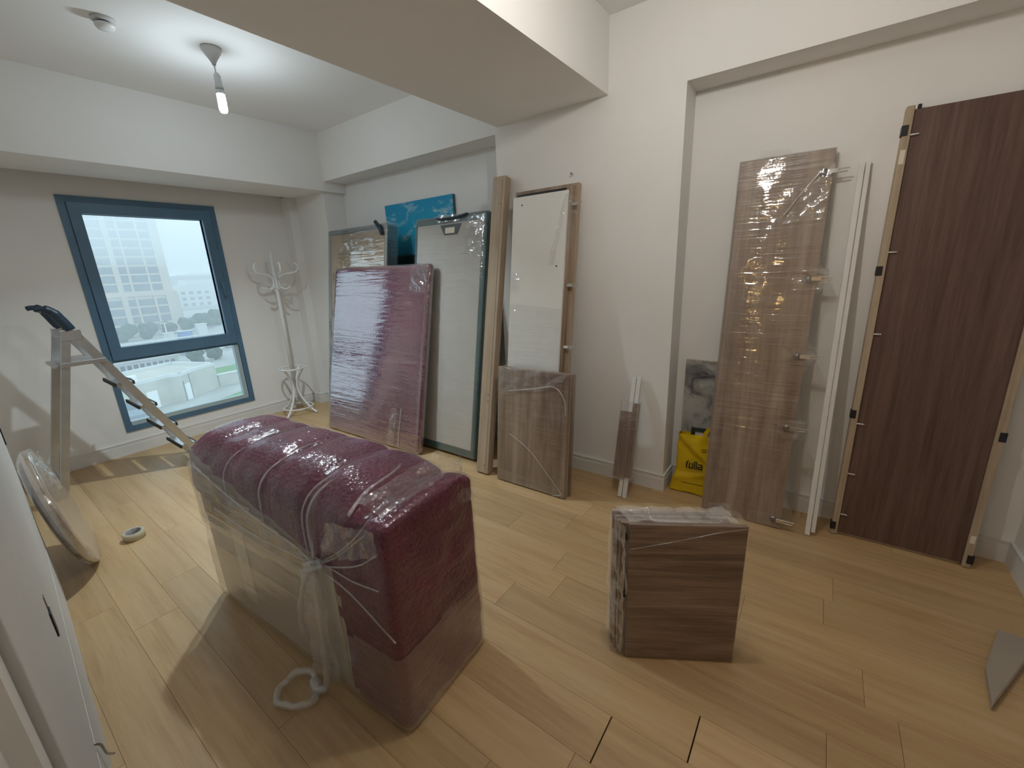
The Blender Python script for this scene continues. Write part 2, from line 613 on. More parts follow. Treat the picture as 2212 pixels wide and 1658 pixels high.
# left wall with the doorway the picture is taken from, hallway behind it
bm = bmesh.new()
box(bm, XL - .12, XL, 0.62, 5.2, 0, ZC)
box(bm, XL - .12, XL, -2.7, -0.16, 0, ZC)
box(bm, XL - .12, XL, -0.17, 0.63, 2.15, ZC)
struct('wall_left', bm, 'wall_paint', 'left wall with open doorway to the hallway')
bm = bmesh.new()
box(bm, -1.6, -1.5, -2.7, 5.2, 0, ZC)
box(bm, -1.6, XL, 1.9, 2.0, 0, ZC)
struct('wall_hallway', bm, 'wall_paint', 'hallway wall beyond the doorway')
bm = bmesh.new()
box(bm, 2.05, XN2 + .1, YNEAR - 0.12, YNEAR, 0, ZC)
box(bm, 2.05, 2.17, -2.7, YNEAR, 0, ZC)
box(bm, -1.6, 3.2, -2.8, -2.65, 0, ZC)
struct('wall_near', bm, 'wall_paint', 'near wall closing the niche corner')

# door casing in the doorway
for i, (a, b) in enumerate(((0.80, 0.90), )):
    bm = bmesh.new()
    box(bm, XL - 0.14, XL + 0.006, 0.56, 0.62, 0, 2.17)
    box(bm, XL, XL + 0.014, 0.62, 0.72, 0, 2.17)
    box(bm, XL, XL + 0.026, 0.72, 0.80, 0, 2.17)
    box(bm, XL, XL + 0.050, 0.80, 0.912, 0, 2.17)
    struct('trim_1', bm, 'white_trim', 'white door casing beside the doorway')

# baseboards: flat board with a small double moulding
def baseboard(name, runs):
    bm = bmesh.new()
    for (x0, x1, y0, y1) in runs:
        # the face that looks into the room is x0 side for walls on the right, y0 side for the window wall
        box(bm, x0, x1, y0, y1, 0.0, 0.085)
        cx = 0.004
        if abs(x1 - x0) < abs(y1 - y0):
            box(bm, x0 + cx, x1, y0, y1, 0.085, 0.112)
            box(bm, x0 + cx * .2, x1, y0, y1, 0.108, 0.116)
        else:
            box(bm, x0, x1, y0 + cx, y1, 0.085, 0.112)
            box(bm, x0, x1, y0 + cx * .2, y1, 0.108, 0.116)
    return struct(name, bm, 'white_trim', 'white moulded baseboard, ' + name.split('_')[1] + ' wall')
T = 0.015
baseboard('baseboard_right', [(XP - T, XP, YP2 - T, YP1 + T), (XN1 - T, XN1, YP1 + T, YC), (XN2 - T, XN2, YNEAR, YP2 - T)])
baseboard('baseboard_pier', [(XP, XN2 - T, YP2 - T, YP2), (XP, XN1 - T, YP1, YP1 + T)])
baseboard('baseboard_window', [(XL, 2.546 - T, YW - T, YW), (2.546 - T, 2.632 - T, 4.79 - T, 4.79), (2.632 - T, XN1 - T, YC - T, YC)])
baseboard('baseboard_column', [(2.546 - T, 2.546, 4.79, YW - T), (2.632 - T, 2.632, YC, 4.79 - T)])
baseboard('baseboard_left', [(XL, XL + T, 2.99, YW - T)])
baseboard('baseboard_near', [(2.05, XN2 - T, YNEAR, YNEAR + T)])

# ------------------------------------------------------------------ window
win = bpy.data.objects.new('window_1', None)
COL.objects.link(win)
win.location = (WX0, YW, WZ0)
tag(win, 'tall dark framed window, blue glare in its colour, with tilting sash over a fixed pane', None, None, 'structure')
def wpart(name, bms, mat, **k):
    bm = bms
    bmesh.ops.translate(bm, vec=(-WX0, -YW, -WZ0), verts=bm.verts[:])
    return obj(name, bm, mat, win, **k)
def ring(x0, x1, z0, z1, w, y0, y1, wt=None, wb=None):
    wt = w if wt is None else wt
    wb = w if wb is None else wb
    bm = bmesh.new()
    box(bm, x0, x0 + w, y0, y1, z0, z1)
    box(bm, x1 - w, x1, y0, y1, z0, z1)
    box(bm, x0 + w, x1 - w, y0, y1, z1 - wt, z1)
    box(bm, x0 + w, x1 - w, y0, y1, z0, z0 + wb)
    return bm
bm = ring(WX0 - 0.012, WX1 + 0.012, WZ0 - 0.012, WZ1 + 0.012, 0.045, YW - 0.012, YW + 0.07)
box(bm, WX0 + .03, WX1 - .03, YW - 0.010, YW + 0.07, 0.834, 0.90)
wpart('frame', bm, 'frame_glare_blue')
wpart('sash', ring(0.835, 1.822, 0.855, 2.14, 0.072, YW - 0.03, YW + 0.05, 0.085, 0.105), 'frame_glare_blue')
wpart('sash_rebate', ring(0.893, 1.764, 0.945, 2.069, 0.014, YW + 0.012, YW + 0.06), 'frame_glare_blue')
bm = bmesh.new(); box(bm, 0.895, 1.76, YW + 0.028, YW + 0.032, 0.95, 2.065)
wpart('pane', bm, 'window_glass')
bm = bmesh.new(); box(bm, 0.835, 1.825, YW + 0.045, YW + 0.049, 0.245, 0.845)
wpart('pane', bm, 'window_glass')
bm = bmesh.new()
box(bm, 1.785, 1.826, YW - 0.002, YW + 0.05, 0.25, 0.836)
wpart('glazing_bead', bm, 'bead_aluminium')
bm = bmesh.new()
box(bm, 0.834, 1.785, YW - 0.002, YW + 0.05, 0.250, 0.29)
wpart('sill_bead', bm, 'bead_aluminium')
bm = rbox(1.776, 1.798, YW - 0.045, YW - 0.028, 1.42, 1.50, 0.004)
vs = bmesh.new()
h = wpart('handle_plate', bm, 'frame_glare_blue')
vs.free()
bm = bmesh.new()
tube(bm, [(1.787, YW - 0.04, 1.46), (1.787, YW - 0.075, 1.46), (1.787, YW - 0.082, 1.44), (1.787, YW - 0.082, 1.34)], 0.009, 8)
wpart('handle', bm, 'frame_glare_blue', smooth=True)

# ================================================================== CEILING FITTINGS
def pendant(name, label, x, y, zb, mat, down=0.0, col=(1, 1, 1)):
    t = thing(name, label, 'lamp', loc=(x, y, ZC))
    bm = bmesh.new()
    lathe(bm, [(0.0, 0.0), (0.052, 0.0), (0.054, -0.012), (0.040, -0.035), (0.022, -0.062), (0.012, -0.080), (0.010, -0.09), (0, -0.09)], 28)
    obj('ceiling_rose', bm, 'rose_plastic', t, True)
    d = zb - ZC
    bm = bmesh.new()
    tube(bm, [(0, 0, -0.085), (0.002, 0, d * .6), (0.004, 0, d + 0.15)], 0.0042, 8)
    obj('cord', bm, 'rose_plastic', t, True)
    bm = bmesh.new()
    lathe(bm, [(0, d + 0.155), (0.010, d + 0.155), (0.019, d + 0.14), (0.020, d + 0.085), (0.0225, d + 0.08), (0.0225, d + 0.068), (0, d + 0.068)], 24, (0.004, 0, 0))
    obj('lamp_holder', bm, 'bulb_base', t, True)
    bm = bmesh.new()
    lathe(bm, [(0, d + 0.07), (0.018, d + 0.07), (0.022, d + 0.055), (0.0225, d + 0.04), (0, d + 0.04)], 24, (0.004, 0, 0))
    obj('bulb_collar', bm, 'bulb_base', t, True)
    bm = bmesh.new()
    lathe(bm, [(0.0, d + 0.041), (0.022, d + 0.041), (0.023, d - 0.02), (0.0225, d - 0.045), (0.016, d - 0.058), (0, d - 0.062)], 24, (0.004, 0, 0))
    obj('bulb', bm, mat, t, True)
    if down:
        # most of an LED bulb's light leaves through its tip
        ld = bpy.data.lights.new('bulb_tip_light', 'AREA')
        ld.shape = 'DISK'
        ld.size = 0.06
        ld.energy = down
        ld.spread = R(128)
        ld.color = col
        lo_ = bpy.data.objects.new('bulb_tip_light', ld)
        COL.objects.link(lo_)
        lo_.parent = t
        lo_.location = (0.004, 0, d - 0.066)
    return t
pendant('pendant_lamp', 'bare lit bulb hanging on a short cord from a white ceiling rose', 1.362, 3.138, 2.55, 'bulb_cool', 21.0, (0.80, 0.93, 1.0))
pendant('ceiling_bulb', 'bare bulb hanging on the doorway side of the beam', 1.28, 0.42, 2.56, 'bulb_near', 1.5, (1.0, 0.96, 0.9))
pendant('hallway_bulb', 'warm bare bulb hanging in the hallway', -0.75, 0.60, 2.02, 'bulb_warm')

t = thing('smoke_detector', 'small round smoke detector on the ceiling near the window', 'detector', loc=(0.897, 3.215, ZC))
bm = bmesh.new()
lathe(bm, [(0, 0), (0.052, 0), (0.052, -0.012), (0.046, -0.016), (0, -0.016)], 28)
obj('mount', bm, 'rose_plastic', t, True)
bm = bmesh.new()
lathe(bm, [(0, -0.016), (0.030, -0.016), (0.030, -0.026), (0, -0.026)], 28)
obj('grille', bm, 'steel_dark', t, True)
bm = bmesh.new()
lathe(bm, [(0, -0.024), (0.042, -0.026), (0.042, -0.036), (0.034, -0.047), (0, -0.05)], 28)
obj('dome', bm, 'white_enamel', t, True)

bm = bmesh.new()
tube(bm, [(XP + 0.005, 1.387, 2.055), (XP - 0.028, 1.387, 2.058)], 0.0025, 8)
tube(bm, [(XP - 0.026, 1.387, 2.058), (XP - 0.030, 1.387, 2.058)], 0.006, 8)
tag(obj('wall_nail', bm, 'steel_dark'), 'small nail in the wall above the white panel', 'nail')

# ================================================================== WRAPPED BENCH (big maroon block)
BW, BL, BH = 0.43, 1.30, 0.815
rz = math.atan2(0.039, 0.426) * 0.7
root = thing('wrapped_bench', 'bench-like piece under maroon quilt and clear film in the middle of the floor', 'furniture',
             Matrix.Translation((0.605, 0.935, 0)) @ Matrix.Rotation(rz, 4, 'Z'))
# local: x across (0 = window-left side), y along towards the window, z up
bm = rbox(0.008, BW - 0.008, 0.012, BL - 0.03, 0.002, 0.60, 0.006)
obj('carcass', bm, 'cream_board', root)
bm = bmesh.new()
box(bm, 0.0035, 0.0075, 0.30, 0.385, 0.05, 0.50)
obj('paper_strip', bm, 'paper', root)
bm = bmesh.new()
box(bm, 0.0035, 0.0075, 0.93, 1.03, 0.09, 0.46)
obj('paper_strip', bm, 'paper', root)
bm = bmesh.new()
box(bm, 0.0035, 0.0070, 0.40, BL - 0.04, 0.46, 0.585)
obj('wood_band', bm, 'walnut_grey', root)

CREASE = (0.12, 0.40, 0.66, 0.93, 1.10)
def bench_disp(p, n):
    p = p.copy()
    u = p.x / BW
    # crown of the cushion and rounded long edges
    if p.z > 0.45:
        k = (p.z - 0.45) / (BH - 0.45)
        p.z += 0.022 * k * math.sin(math.pi * min(max(u, 0), 1))
        k3 = max(0.0, (p.z - 0.60) / (BH - 0.60))
        ul = min(max(u, 0), 1)
        # left long edge rolls over softly except at the stiff near end
        sm = min(1, max(0, (p.y - 0.10) / 0.18))
        p.z -= 0.060 * k3 * max(0, 1 - ul / 0.30) ** 2 * sm
        p.x += 0.016 * k3 * max(0, 1 - ul / 0.3) * sm - 0.012 * k * (1 - ul) * min(1, max(0, (p.y - 0.5) / 0.6))
        p.z -= 0.030 * k3 * max(0, (ul - 0.8) / 0.2) ** 2
        p.z -= 0.030 * k3 * (1 - sm)
        for c in CREASE:
            g = math.exp(-((p.y - c) / 0.030) ** 2)
            amp = 0.014 if c > 0.2 else 0.026
            p -= n * amp * g * k
    else:
        k = 1 - p.z / 0.45
        p.x += (u - 0.5) * 0.012 * k
    p += n * (nz(p, 9) * 0.006 + nz(p, 22, 4) * 0.003)
    return p
def bench_faces(part):
    bm = shell(0.0, BW, 0.0, BL, 0.004, BH, 0.028, 0.022, bench_disp)
    kill = []
    for f in bm.faces:
        c = f.calc_center_median()
        edge_y = 0.285 + 0.018 * nz(c, 14) - 0.05 * (0.6 - c.z)
        drape = 0.555 + 0.23 * max(0, c.y - 0.34) + 0.004 * nz(c, 10)
        if c.x < BW * 0.22 and c.z < drape and c.y > edge_y:
            k = 'side' if c.z > 0.57 else None
        elif c.z < 0.02 and abs(f.normal.z) > 0.9:
            k = None
        elif c.y > BL - 0.1 and c.z < 0.5:
            k = None
        else:
            k = 'quilt'
        if k != part:
            kill.append(f)
    bmesh.ops.delete(bm, geom=kill, context='FACES')
    # straighten the ragged lower hem of the quilt
    if part == 'quilt':
        for v in bm.verts:
            if v.is_boundary and v.co.x < BW * 0.25 and v.co.z > 0.5 and v.co.y > 0.36:
                v.co.z = 0.555 + 0.23 * (v.co.y - 0.34)
                v.co.x -= 0.003
    return bm
obj('quilt', bench_faces('quilt'), 'maroon_quilt', root, True)
obj('side_padding', bench_faces('side'), 'padding', root, True)
def film_disp(p, n):
    p = bench_disp(p, n)
    return p + n * (0.005 + 0.003 * nz(p, 16, 9) + 0.0025 * nz((p[0] * .2, p[1] * .3, p[2] * 4), 10, 3))
bm = shell(-0.002, BW + 0.002, -0.002, BL + 0.002, 0.003, BH + 0.002, 0.030, 0.022, film_disp, True)
obj('plastic_wrap', bm, 'film_bench', root, True)
# lower band where several film layers overlap
bm = shell(-0.004, BW + 0.004, -0.006, BL + 0.004, 0.003, 0.34, 0.030, 0.02, lambda p, n: p + n * (0.007 + 0.003 * nz(p, 16, 9) + 0.0025 * nz((p[0] * .2, p[1] * .3, p[2] * 4), 10, 3)), True)
bmesh.ops.delete(bm, geom=[f for f in bm.faces if f.calc_center_median().z > 0.318 + 0.02 * nz(f.calc_center_median(), 4)], context='FACES')
obj('film_band', bm, 'film_band', root, True)
bm = shell(-0.004, BW + 0.004, -0.006, BL + 0.004, 0.40, 0.72, 0.030, 0.02, lambda p, n: p + n * (0.008 + 0.003 * nz(p, 16, 9) + 0.003 * nz((p[0] * .2, p[1] * .3, p[2] * 4), 10, 3)))
def keep(c):
    hi = 0.545 + 0.20 * max(0, c.y - 0.34)
    return c.x < 0.03 and 0.40 < c.z < hi and c.y > 0.36
bmesh.ops.delete(bm, geom=[f for f in bm.faces if not keep(f.calc_center_median())], context='FACES')
obj('film_band', bm, 'film_band', root, True)
# film ropes pulled tight across the top, in the creases
def rope(path, r, name='film_rope', mat='film_rope', jit=0.18, par=None, wrap=True):
    pts = smooth_path(path, 8)
    rs = [r * (1 + jit * nz(p, 30, 2) + jit * nz(p, 70, 5)) for p in pts]
    bm = bmesh.new()
    tube(bm, pts, rs, 8)
    return obj(name, bm, mat, par or root, True)
def over(y, r, dy=0.0, xe=BW * 0.97, z_end=0.60, z_start=0.60):
    top = BH + 0.004
    rope([(-0.012, y, z_start), (-0.013, y, 0.66), (-0.004, y + dy * .1, 0.745), (0.045, y + dy * .2, 0.80), (0.14, y + dy * .4, top + 0.005),
          (BW * .5, y + dy * .6, top + 0.012), (0.33, y + dy * .85, top - 0.005), (xe - 0.02, y + dy, 0.775)], r)
over(0.365, 0.0048, -0.055, z_start=0.56)
over(0.395, 0.0032, -0.05, z_start=0.57)
over(0.665, 0.0036, 0.03)
over(0.935, 0.0026, 0.03)
rope([(0.40, 0.31, 0.80), (0.25, 0.20, 0.822), (0.10, 0.18, 0.815), (0.01, 0.16, 0.785)], 0.006)
# crumpled film pulled round the near corner, knot and tails on the left side
def patch(name, corners, nx, ny, amp, sc, mat, par, off=(0, 0, 0)):
    a, b, c, d = [Vector(v) for v in corners]
    bm = bmesh.new()
    g = []
    nrm = (b - a).cross(d - a).normalized()
    for i in range(nx + 1):
        row = []
        for j in range(ny + 1):
            u, v = i / nx, j / ny
            p = a * (1 - u) * (1 - v) + b * u * (1 - v) + c * u * v + d * (1 - u) * v
            p = p + nrm * amp * (nz(p, sc, 3) + 0.6 * nz(p, sc * 2.6, 7)) + Vector(off)
            row.append(bm.verts.new(p))
        g.append(row)
    for i in range(nx):
        for j in range(ny):
            bm.faces.new((g[i][j], g[i + 1][j], g[i + 1][j + 1], g[i][j + 1]))
    return obj(name, bm, mat, par, True)
patch('film_fold', ((-0.010, 0.33, 0.57), (-0.006, 0.02, 0.70), (-0.004, 0.02, 0.785), (-0.004, 0.26, 0.74)), 22, 12, 0.012, 18, 'film_crumple', root, (-0.006, 0, 0))
patch('film_fold', ((0.02, 0.02, 0.815), (0.40, 0.02, 0.818), (0.40, 0.13, 0.85), (0.02, 0.12, 0.84)), 24, 10, 0.012, 20, 'film_crumple', root)
patch('film_fold', ((0.33, -0.012, 0.70), (0.42, -0.012, 0.68), (0.43, 0.05, 0.84), (0.35, 0.02, 0.845)), 12, 14, 0.012, 22, 'film_crumple', root)
kx, ky, kz = -0.028, 0.345, 0.560
for dx, dy, dz in ((0.0, 0.02, 0.0), (0.004, -0.01, 0.012), (-0.006, 0.005, -0.012), (0.0, -0.025, 0.004)):
    rope([(kx + dx, ky + dy - .03, kz + dz + .012), (kx + dx - .012, ky + dy, kz + dz), (kx + dx, ky + dy + .03, kz + dz - .01)], 0.012, 'film_knot', jit=0.4)
for pth, rr in (([(kx, ky, kz), (-0.006, 0.26, 0.60), (0.0, 0.16, 0.68), (0.02, 0.05, 0.775)], 0.004),
                ([(kx, ky, kz), (-0.006, 0.24, 0.575), (-0.004, 0.12, 0.63), (0.0, 0.03, 0.70)], 0.0035),
                ([(kx, ky, kz), (-0.010, 0.20, 0.50), (-0.006, 0.05, 0.42), (-0.004, 0.0, 0.39)], 0.003),
                ([(kx, ky, kz), (-0.010, 0.30, 0.585), (-0.010, 0.22, 0.64), (-0.004, 0.13, 0.72), (0.03, 0.07, 0.80)], 0.003),
                ([(kx, ky, kz), (-0.012, 0.28, 0.56), (-0.010, 0.16, 0.555), (-0.008, 0.04, 0.57)], 0.0028),
                ([(kx, ky, kz), (-0.012, 0.48, 0.575), (-0.014, 0.70, 0.605), (-0.016, 0.95, 0.66), (-0.012, 1.2, 0.72)], 0.0026),
                ([(kx, ky, kz), (-0.014, 0.52, 0.53), (-0.014, 0.80, 0.52), (-0.012, 1.1, 0.54)], 0.0022),
                ([(kx, ky, kz), (-0.010, 0.36, 0.62), (-0.012, 0.365, 0.66)], 0.006)):
    rope(pth, rr)
rope([(kx, ky, kz), (-0.045, 0.40, 0.47), (-0.060, 0.43, 0.36), (-0.062, 0.44, 0.29), (-0.055, 0.445, 0.25)], 0.009, 'film_tail', jit=0.5)
rope([(kx, ky, kz), (-0.035, 0.35, 0.40), (-0.040, 0.36, 0.22), (-0.045, 0.365, 0.10), (-0.060, 0.37, 0.03)], 0.012, 'film_tail', jit=0.4)
patch('film_tail', ((kx - .005, 0.33, 0.54), (kx - .012, 0.42, 0.52), (-0.05, 0.45, 0.06), (-0.025, 0.32, 0.05)), 10, 22, 0.014, 14, 'film_tail_sheet', root)
# curled film ring lying on the floor at the end of the tail
bm = bmesh.new()
cxr, cyr = -0.110, 0.465
pts = []
for k in range(41):
    a = 2 * math.pi * k / 40
    rr = 0.080 + 0.006 * math.sin(3 * a) + 0.003 * math.sin(7 * a)
    pts.append(Vector((cxr + rr * math.cos(a) * 0.8, cyr + rr * math.sin(a), 0.022 + 0.004 * math.sin(2 * a))))
tube(bm, pts, [0.0125 * (1 + 0.45 * nz(p, 55)) for p in pts], 10, False)
obj('film_ring', bm, 'film_rope', root, True)
rope([(-0.060, 0.37, 0.03), (-0.065, 0.385, 0.022), (-0.075, 0.41, 0.02), (-0.060, 0.45, 0.022)], 0.013, 'film_tail', jit=0.3)

# ================================================================== PANELS ALONG THE RIGHT WALL
# --- maroon wrapped panel
w, h, tk = 1.315, 1.58, 0.062
root = thing('quilt_bundle', 'flat piece wrapped in maroon quilt and shiny film, leaning in the corner', 'panel', lean(2.095, 3.895, 12.2, tk, 1.0))
def q_disp(p, n):
    p = p.copy()
    g = 0.0
    for c in (0.86, 1.04, 1.13):
        g += math.exp(-((p.x - c - 0.03 * math.sin(p.z * 4)) / 0.022) ** 2)
    for c in (1.33, 1.17):
        g += 0.7 * math.exp(-((p.z - c) / 0.012) ** 2) * (1 if p.x > 0.55 else 0)
    p -= n * 0.010 * min(g, 1.2)
    return p + n * (nz(p, 7) * 0.008 + nz(p, 20, 3) * 0.004)
bm = shell(0, w, 0, tk, 0, h, 0.03, 0.025, q_disp)
obj('quilt', bm, 'maroon_quilt', root, True)
def q_film(p, n):
    return p + n * (0.007 + 0.0012 * nz((p.x * .35, p.y, p.z * 5), 9, 5))
bm = shell(-.002, w + .002, -.002, tk + .002, 0.001, h + .002, 0.032, 0.02, q_film)
obj('plastic_wrap', bm, 'film_heavy', root, True)
patch('film_fold', ((1.10, -0.016, 1.36), (1.30, -0.018, 1.34), (1.31, -0.016, 1.575), (1.12, -0.016, 1.57)), 18, 16, 0.012, 24, 'film_crumple', root)
patch('film_fold', ((0.92, -0.014, 0.02), (1.02, -0.018, 0.02), (1.04, -0.016, 0.36), (0.96, -0.016, 0.34)), 10, 20, 0.012, 20, 'film_crumple', root)
bm = bmesh.new()
tube(bm, smooth_path([(1.075, -0.014, 0.02), (1.08, -0.016, 0.18), (1.09, -0.014, 0.36)], 8), 0.004, 6)
obj('film_rope', bm, 'film_rope', root, True)

# --- wrapped slab with brown cardboard showing, behind it
w, h, tk = 0.93, 1.93, 0.13
root = thing('wrapped_slab', 'film-wrapped slab with brown cardboard front, standing behind the maroon bundle', 'panel', lean(2.25, 4.13, 9.4, tk))
obj('core', rbox(0.012, w - .012, 0.014, tk, 0.01, h - .01, 0.01), 'teal_grey', root)
obj('cardboard_sheet', rbox(0.05, w - .04, 0.004, 0.014, 0.05, h - .05, 0.003), 'cardboard', root)
bm = bmesh.new()
for (a, b, c, d) in ((0, 0.04, 0, h), (w - .03, w, 0, h), (.04, w - .03, h - .04, h)):
    box(bm, a, b, 0.0, 0.016, c, d)
bevel_all(bm, 0.003)
obj('edge_foam', bm, 'teal_grey', root)
bm = shell(-.004, w + .004, -.010, tk + .004, 0, h + .004, 0.02, 0.03, lambda p, n: p + n * (0.004 * nz(p, 9) + 0.003 * nz((p.x, p.y, p.z * 5), 8)))
obj('plastic_wrap', bm, 'film_heavy', root, True)
bm = bmesh.new()
tube(bm, [(w - .13, -0.03, h + .015), (w - .07, -0.022, h - .045), (w - .04, -0.02, h - .10)], [0.016, 0.020, 0.017], 10)
obj('black_strap', bm, 'blue_black_plastic', root, True)
patch('film_fold', ((0.22, -0.018, h - .24), (0.80, -0.018, h - .22), (0.86, -0.018, h - .05), (0.30, -0.018, h - .07)), 24, 12, 0.014, 13, 'film_crumple', root)

# --- wrapped white slab with teal side and a cut-out handle
w, h, tk = 0.80, 1.93, 0.115
root = thing('wrapped_headboard', 'film-wrapped pale slab with dark teal edges and a black handle slot', 'panel', lean(2.275, 2.885, 10.2, tk))
obj('core', rbox(0, w, 0.0, tk, 0.0, h, 0.022, 4), 'teal_side', root, True)
bm = rbox(0.035, w - .045, -0.006, 0.02, 0.065, h - .06, 0.008)
obj('face_board', bm, 'grey_board', root)
bm = bmesh.new()
prism(bm, [(0.31, h - .075), (0.54, h - .075), (0.50, h - .155), (0.36, h - .155)], 0, 0.012)
for v in bm.verts:
    v.co = Vector((v.co.x, -0.010 + v.co.z * 0.5, v.co.y))
obj('handle_slot', bm, 'blue_black_plastic', root)
bm = bmesh.new()
box(bm, 0.375, 0.475, -0.018, -0.010, h - .145, h - .10)
obj('label_card', bm, 'paper', root)
bm = bmesh.new()
tube(bm, smooth_path([(0.27, -0.012, h - .02), (0.36, -0.03, h - .035), (0.50, -0.028, h - .03), (0.60, -0.010, h - .01)], 6), 0.010, 8)
obj('black_strap', bm, 'blue_black_plastic', root, True)
bm = shell(-.004, w + .004, -.012, tk + .004, 0, h + .004, 0.028, 0.028, lambda p, n: p + n * (0.003 * nz(p, 9) + 0.002 * nz((p.x, p.y, p.z * 5), 8)))
obj('plastic_wrap', bm, 'film_clear', root, True)
patch('film_fold', ((0.56, -0.018, h - .30), (0.76, -0.018, h - .34), (0.79, -0.018, h - .03), (0.62, -0.018, h - .04)), 14, 18, 0.012, 22, 'film_crumple', root)
patch('film_fold', ((0.30, -0.022, h - .06), (0.52, -0.022, h - .07), (0.56, -0.016, h + .005), (0.24, -0.016, h + .0)), 14, 6, 0.012, 22, 'film_crumple', root)

# --- canvas with a blue sky
root = thing('canvas_picture', 'blue canvas print of sky and clouds over a dark shore', 'picture',
             Matrix.Translation((XN1 - 0.034, 3.545, 1.41)) @ Matrix.Rotation(R(-90), 4, 'Z'))
obj('canvas', rbox(0, 0.90, 0, 0.006, 0, 0.71, 0.002), 'sky_print', root)
bm = ring(0.0, 0.90, 0.0, 0.71, 0.035, 0.0065, 0.032)
obj('stretcher_frame', bm, 'teal_side', root)

# --- square wooden post
root = thing('wood_post', 'square oak-coloured wooden post leaning on the pier corner', 'post', lean(2.16, 1.972, 10.4, 0.065))
obj('post_body', rbox(0, 0.108, 0, 0.065, 0, 2.135, 0.003), 'oak_light', root)
bm = bmesh.new()
box(bm, 0.084, 0.0875, -0.0012, 0.0, 0.02, 2.11)
obj('edge_groove', bm, 'walnut_grey', root)
for z in (0.06, 0.55, 0.60, 1.95):
    bm = bmesh.new()
    lathe(bm, [(0, 0.0012), (0.004, 0.0012), (0.004, 0), (0, 0)], 10)
    for v in bm.verts:
        v.co = Vector((0.072 + v.co.x, -v.co.z, z + v.co.y))
    obj('screw_hole', bm, 'black_plastic', root)

# --- hinge (cup hinge with arm), reused
def hinge(par, x, y, z, s=1.0, sgn=1):
    e = bpy.data.objects.new('hinge', None)
    e.empty_display_size = 0.03
    COL.objects.link(e)
    e.parent = par
    e.location = (x, y, z)
    bm = bmesh.new()
    lathe(bm, [(0, -0.004), (0.018 * s, -0.004), (0.018 * s, 0.006), (0, 0.006)], 18)
    for v in bm.verts:
        v.co = Vector((v.co.x - sgn * 0.024 * s, v.co.z, v.co.y))
    obj('cup', bm, 'steel_dark', e, True)
    bm = bmesh.new()
    box(bm, -0.012 * s, 0.030 * s, -0.012, 0.0, -0.011 * s, 0.011 * s)
    box(bm, 0.020 * s, 0.075 * s, -0.010, -0.004, 0.004 * s, 0.010 * s)
    box(bm, 0.020 * s, 0.068 * s, -0.010, -0.004, -0.010 * s, -0.004 * s)
    bevel_all(bm, 0.0012, 1)
    if sgn < 0:
        for v in bm.verts:
            v.co.x = -v.co.x
    obj('arm', bm, 'chrome', e)
    return e

# --- white panel with wood frame behind
w = 0.42
root = thing('white_door_panel', 'white cabinet door leaning on the pier, wooden boards stacked behind it', 'panel', lean(2.262, 1.785, 7.5, 0.105))
obj('white_face', rbox(0, w, 0, 0.018, 0, 1.955, 0.0015), 'white_board', root)
obj('backing_board', rbox(0.004, w + .012, 0.020, 0.060, 0, 1.995, 0.003), 'walnut_grey', root)
bm = bmesh.new()
box(bm, 0.02, w - .02, 0.0185, 0.0199, 1.957, 1.975)
obj('board_slot', bm, 'black_plastic', root)
obj('rear_board', rbox(0.010, w + .040, 0.064, 0.102, 0, 2.01, 0.003), 'oak_light', root)
for (x, z) in ((0.075, 1.90), (0.365, 1.495)):
    bm = bmesh.new()
    lathe(bm, [(0, 0.0015), (0.0055, 0.0015), (0.0055, 0), (0, 0)], 12)
    for v in bm.verts:
        v.co = Vector((x + v.co.x, -v.co.z, z + v.co.y))
    obj('screw_cap', bm, 'black_plastic', root)
for z in (1.875, 1.375, 0.975):
    hinge(root, w + 0.02, 0.040, z, 0.9)
patch('film_fold', ((0.30, -0.008, 1.50), (0.345, -0.008, 1.50), (0.43, -0.008, 1.93), (0.405, -0.008, 1.93)), 8, 26, 0.010, 26, 'film_crumple', root)
patch('film_fold', ((0.418, -0.002, 1.62), (0.44, 0.05, 1.60), (0.47, 0.05, 1.90), (0.42, -0.002, 1.94)), 8, 20, 0.010, 26, 'film_crumple', root)
patch('film_wrap_patch', ((0.0, -0.004, 0.80), (w, -0.004, 0.80), (w, -0.004, 1.22), (0.0, -0.004, 1.25)), 20, 20, 0.003, 16, 'film_clear', root)
patch('film_fold', ((0.002, -0.006, 1.33), (0.08, -0.006, 1.33), (0.08, -0.006, 1.46), (0.002, -0.006, 1.46)), 8, 10, 0.007, 30, 'film_clear', root)

# --- wrapped wood block in front of it
w, h, tk = 0.555, 0.835, 0.075
root = thing('wrapped_wood_boards', 'short stack of wood-look boards in clear film standing before the white panel', 'boards', lean(2.158, 1.768, 5.4, tk, 1.0))
obj('front_board', rbox(0, w, 0, 0.022, 0, h, 0.002), 'walnut_grey', root)
obj('middle_board', rbox(0.004, w - .002, 0.024, 0.048, 0, h - .006, 0.002), 'oak_light', root)
obj('rear_board', rbox(0.0, w + .012, 0.050, tk, 0, h - .002, 0.002), 'walnut_grey', root)
bm = shell(-.004, w + .016, -.004, tk + .004, 0.001, h + .004, 0.012, 0.02, lambda p, n: p + n * (0.003 * nz(p, 14) + 0.002 * nz((p.x, p.y, p.z * 4), 12)))
obj('plastic_wrap', bm, 'film_clear', root, True)
patch('film_fold', ((0.02, -0.010, h - .20), (0.50, -0.010, h - .10), (0.54, -0.010, h + .004), (0.02, -0.010, h + .004)), 24, 10, 0.009, 20, 'film_crumple', root)
patch('film_fold', ((0.03, -0.008, 0.01), (0.52, -0.008, 0.005), (0.50, -0.008, 0.06), (0.03, -0.008, 0.09)), 24, 6, 0.008, 22, 'film_crumple', root)
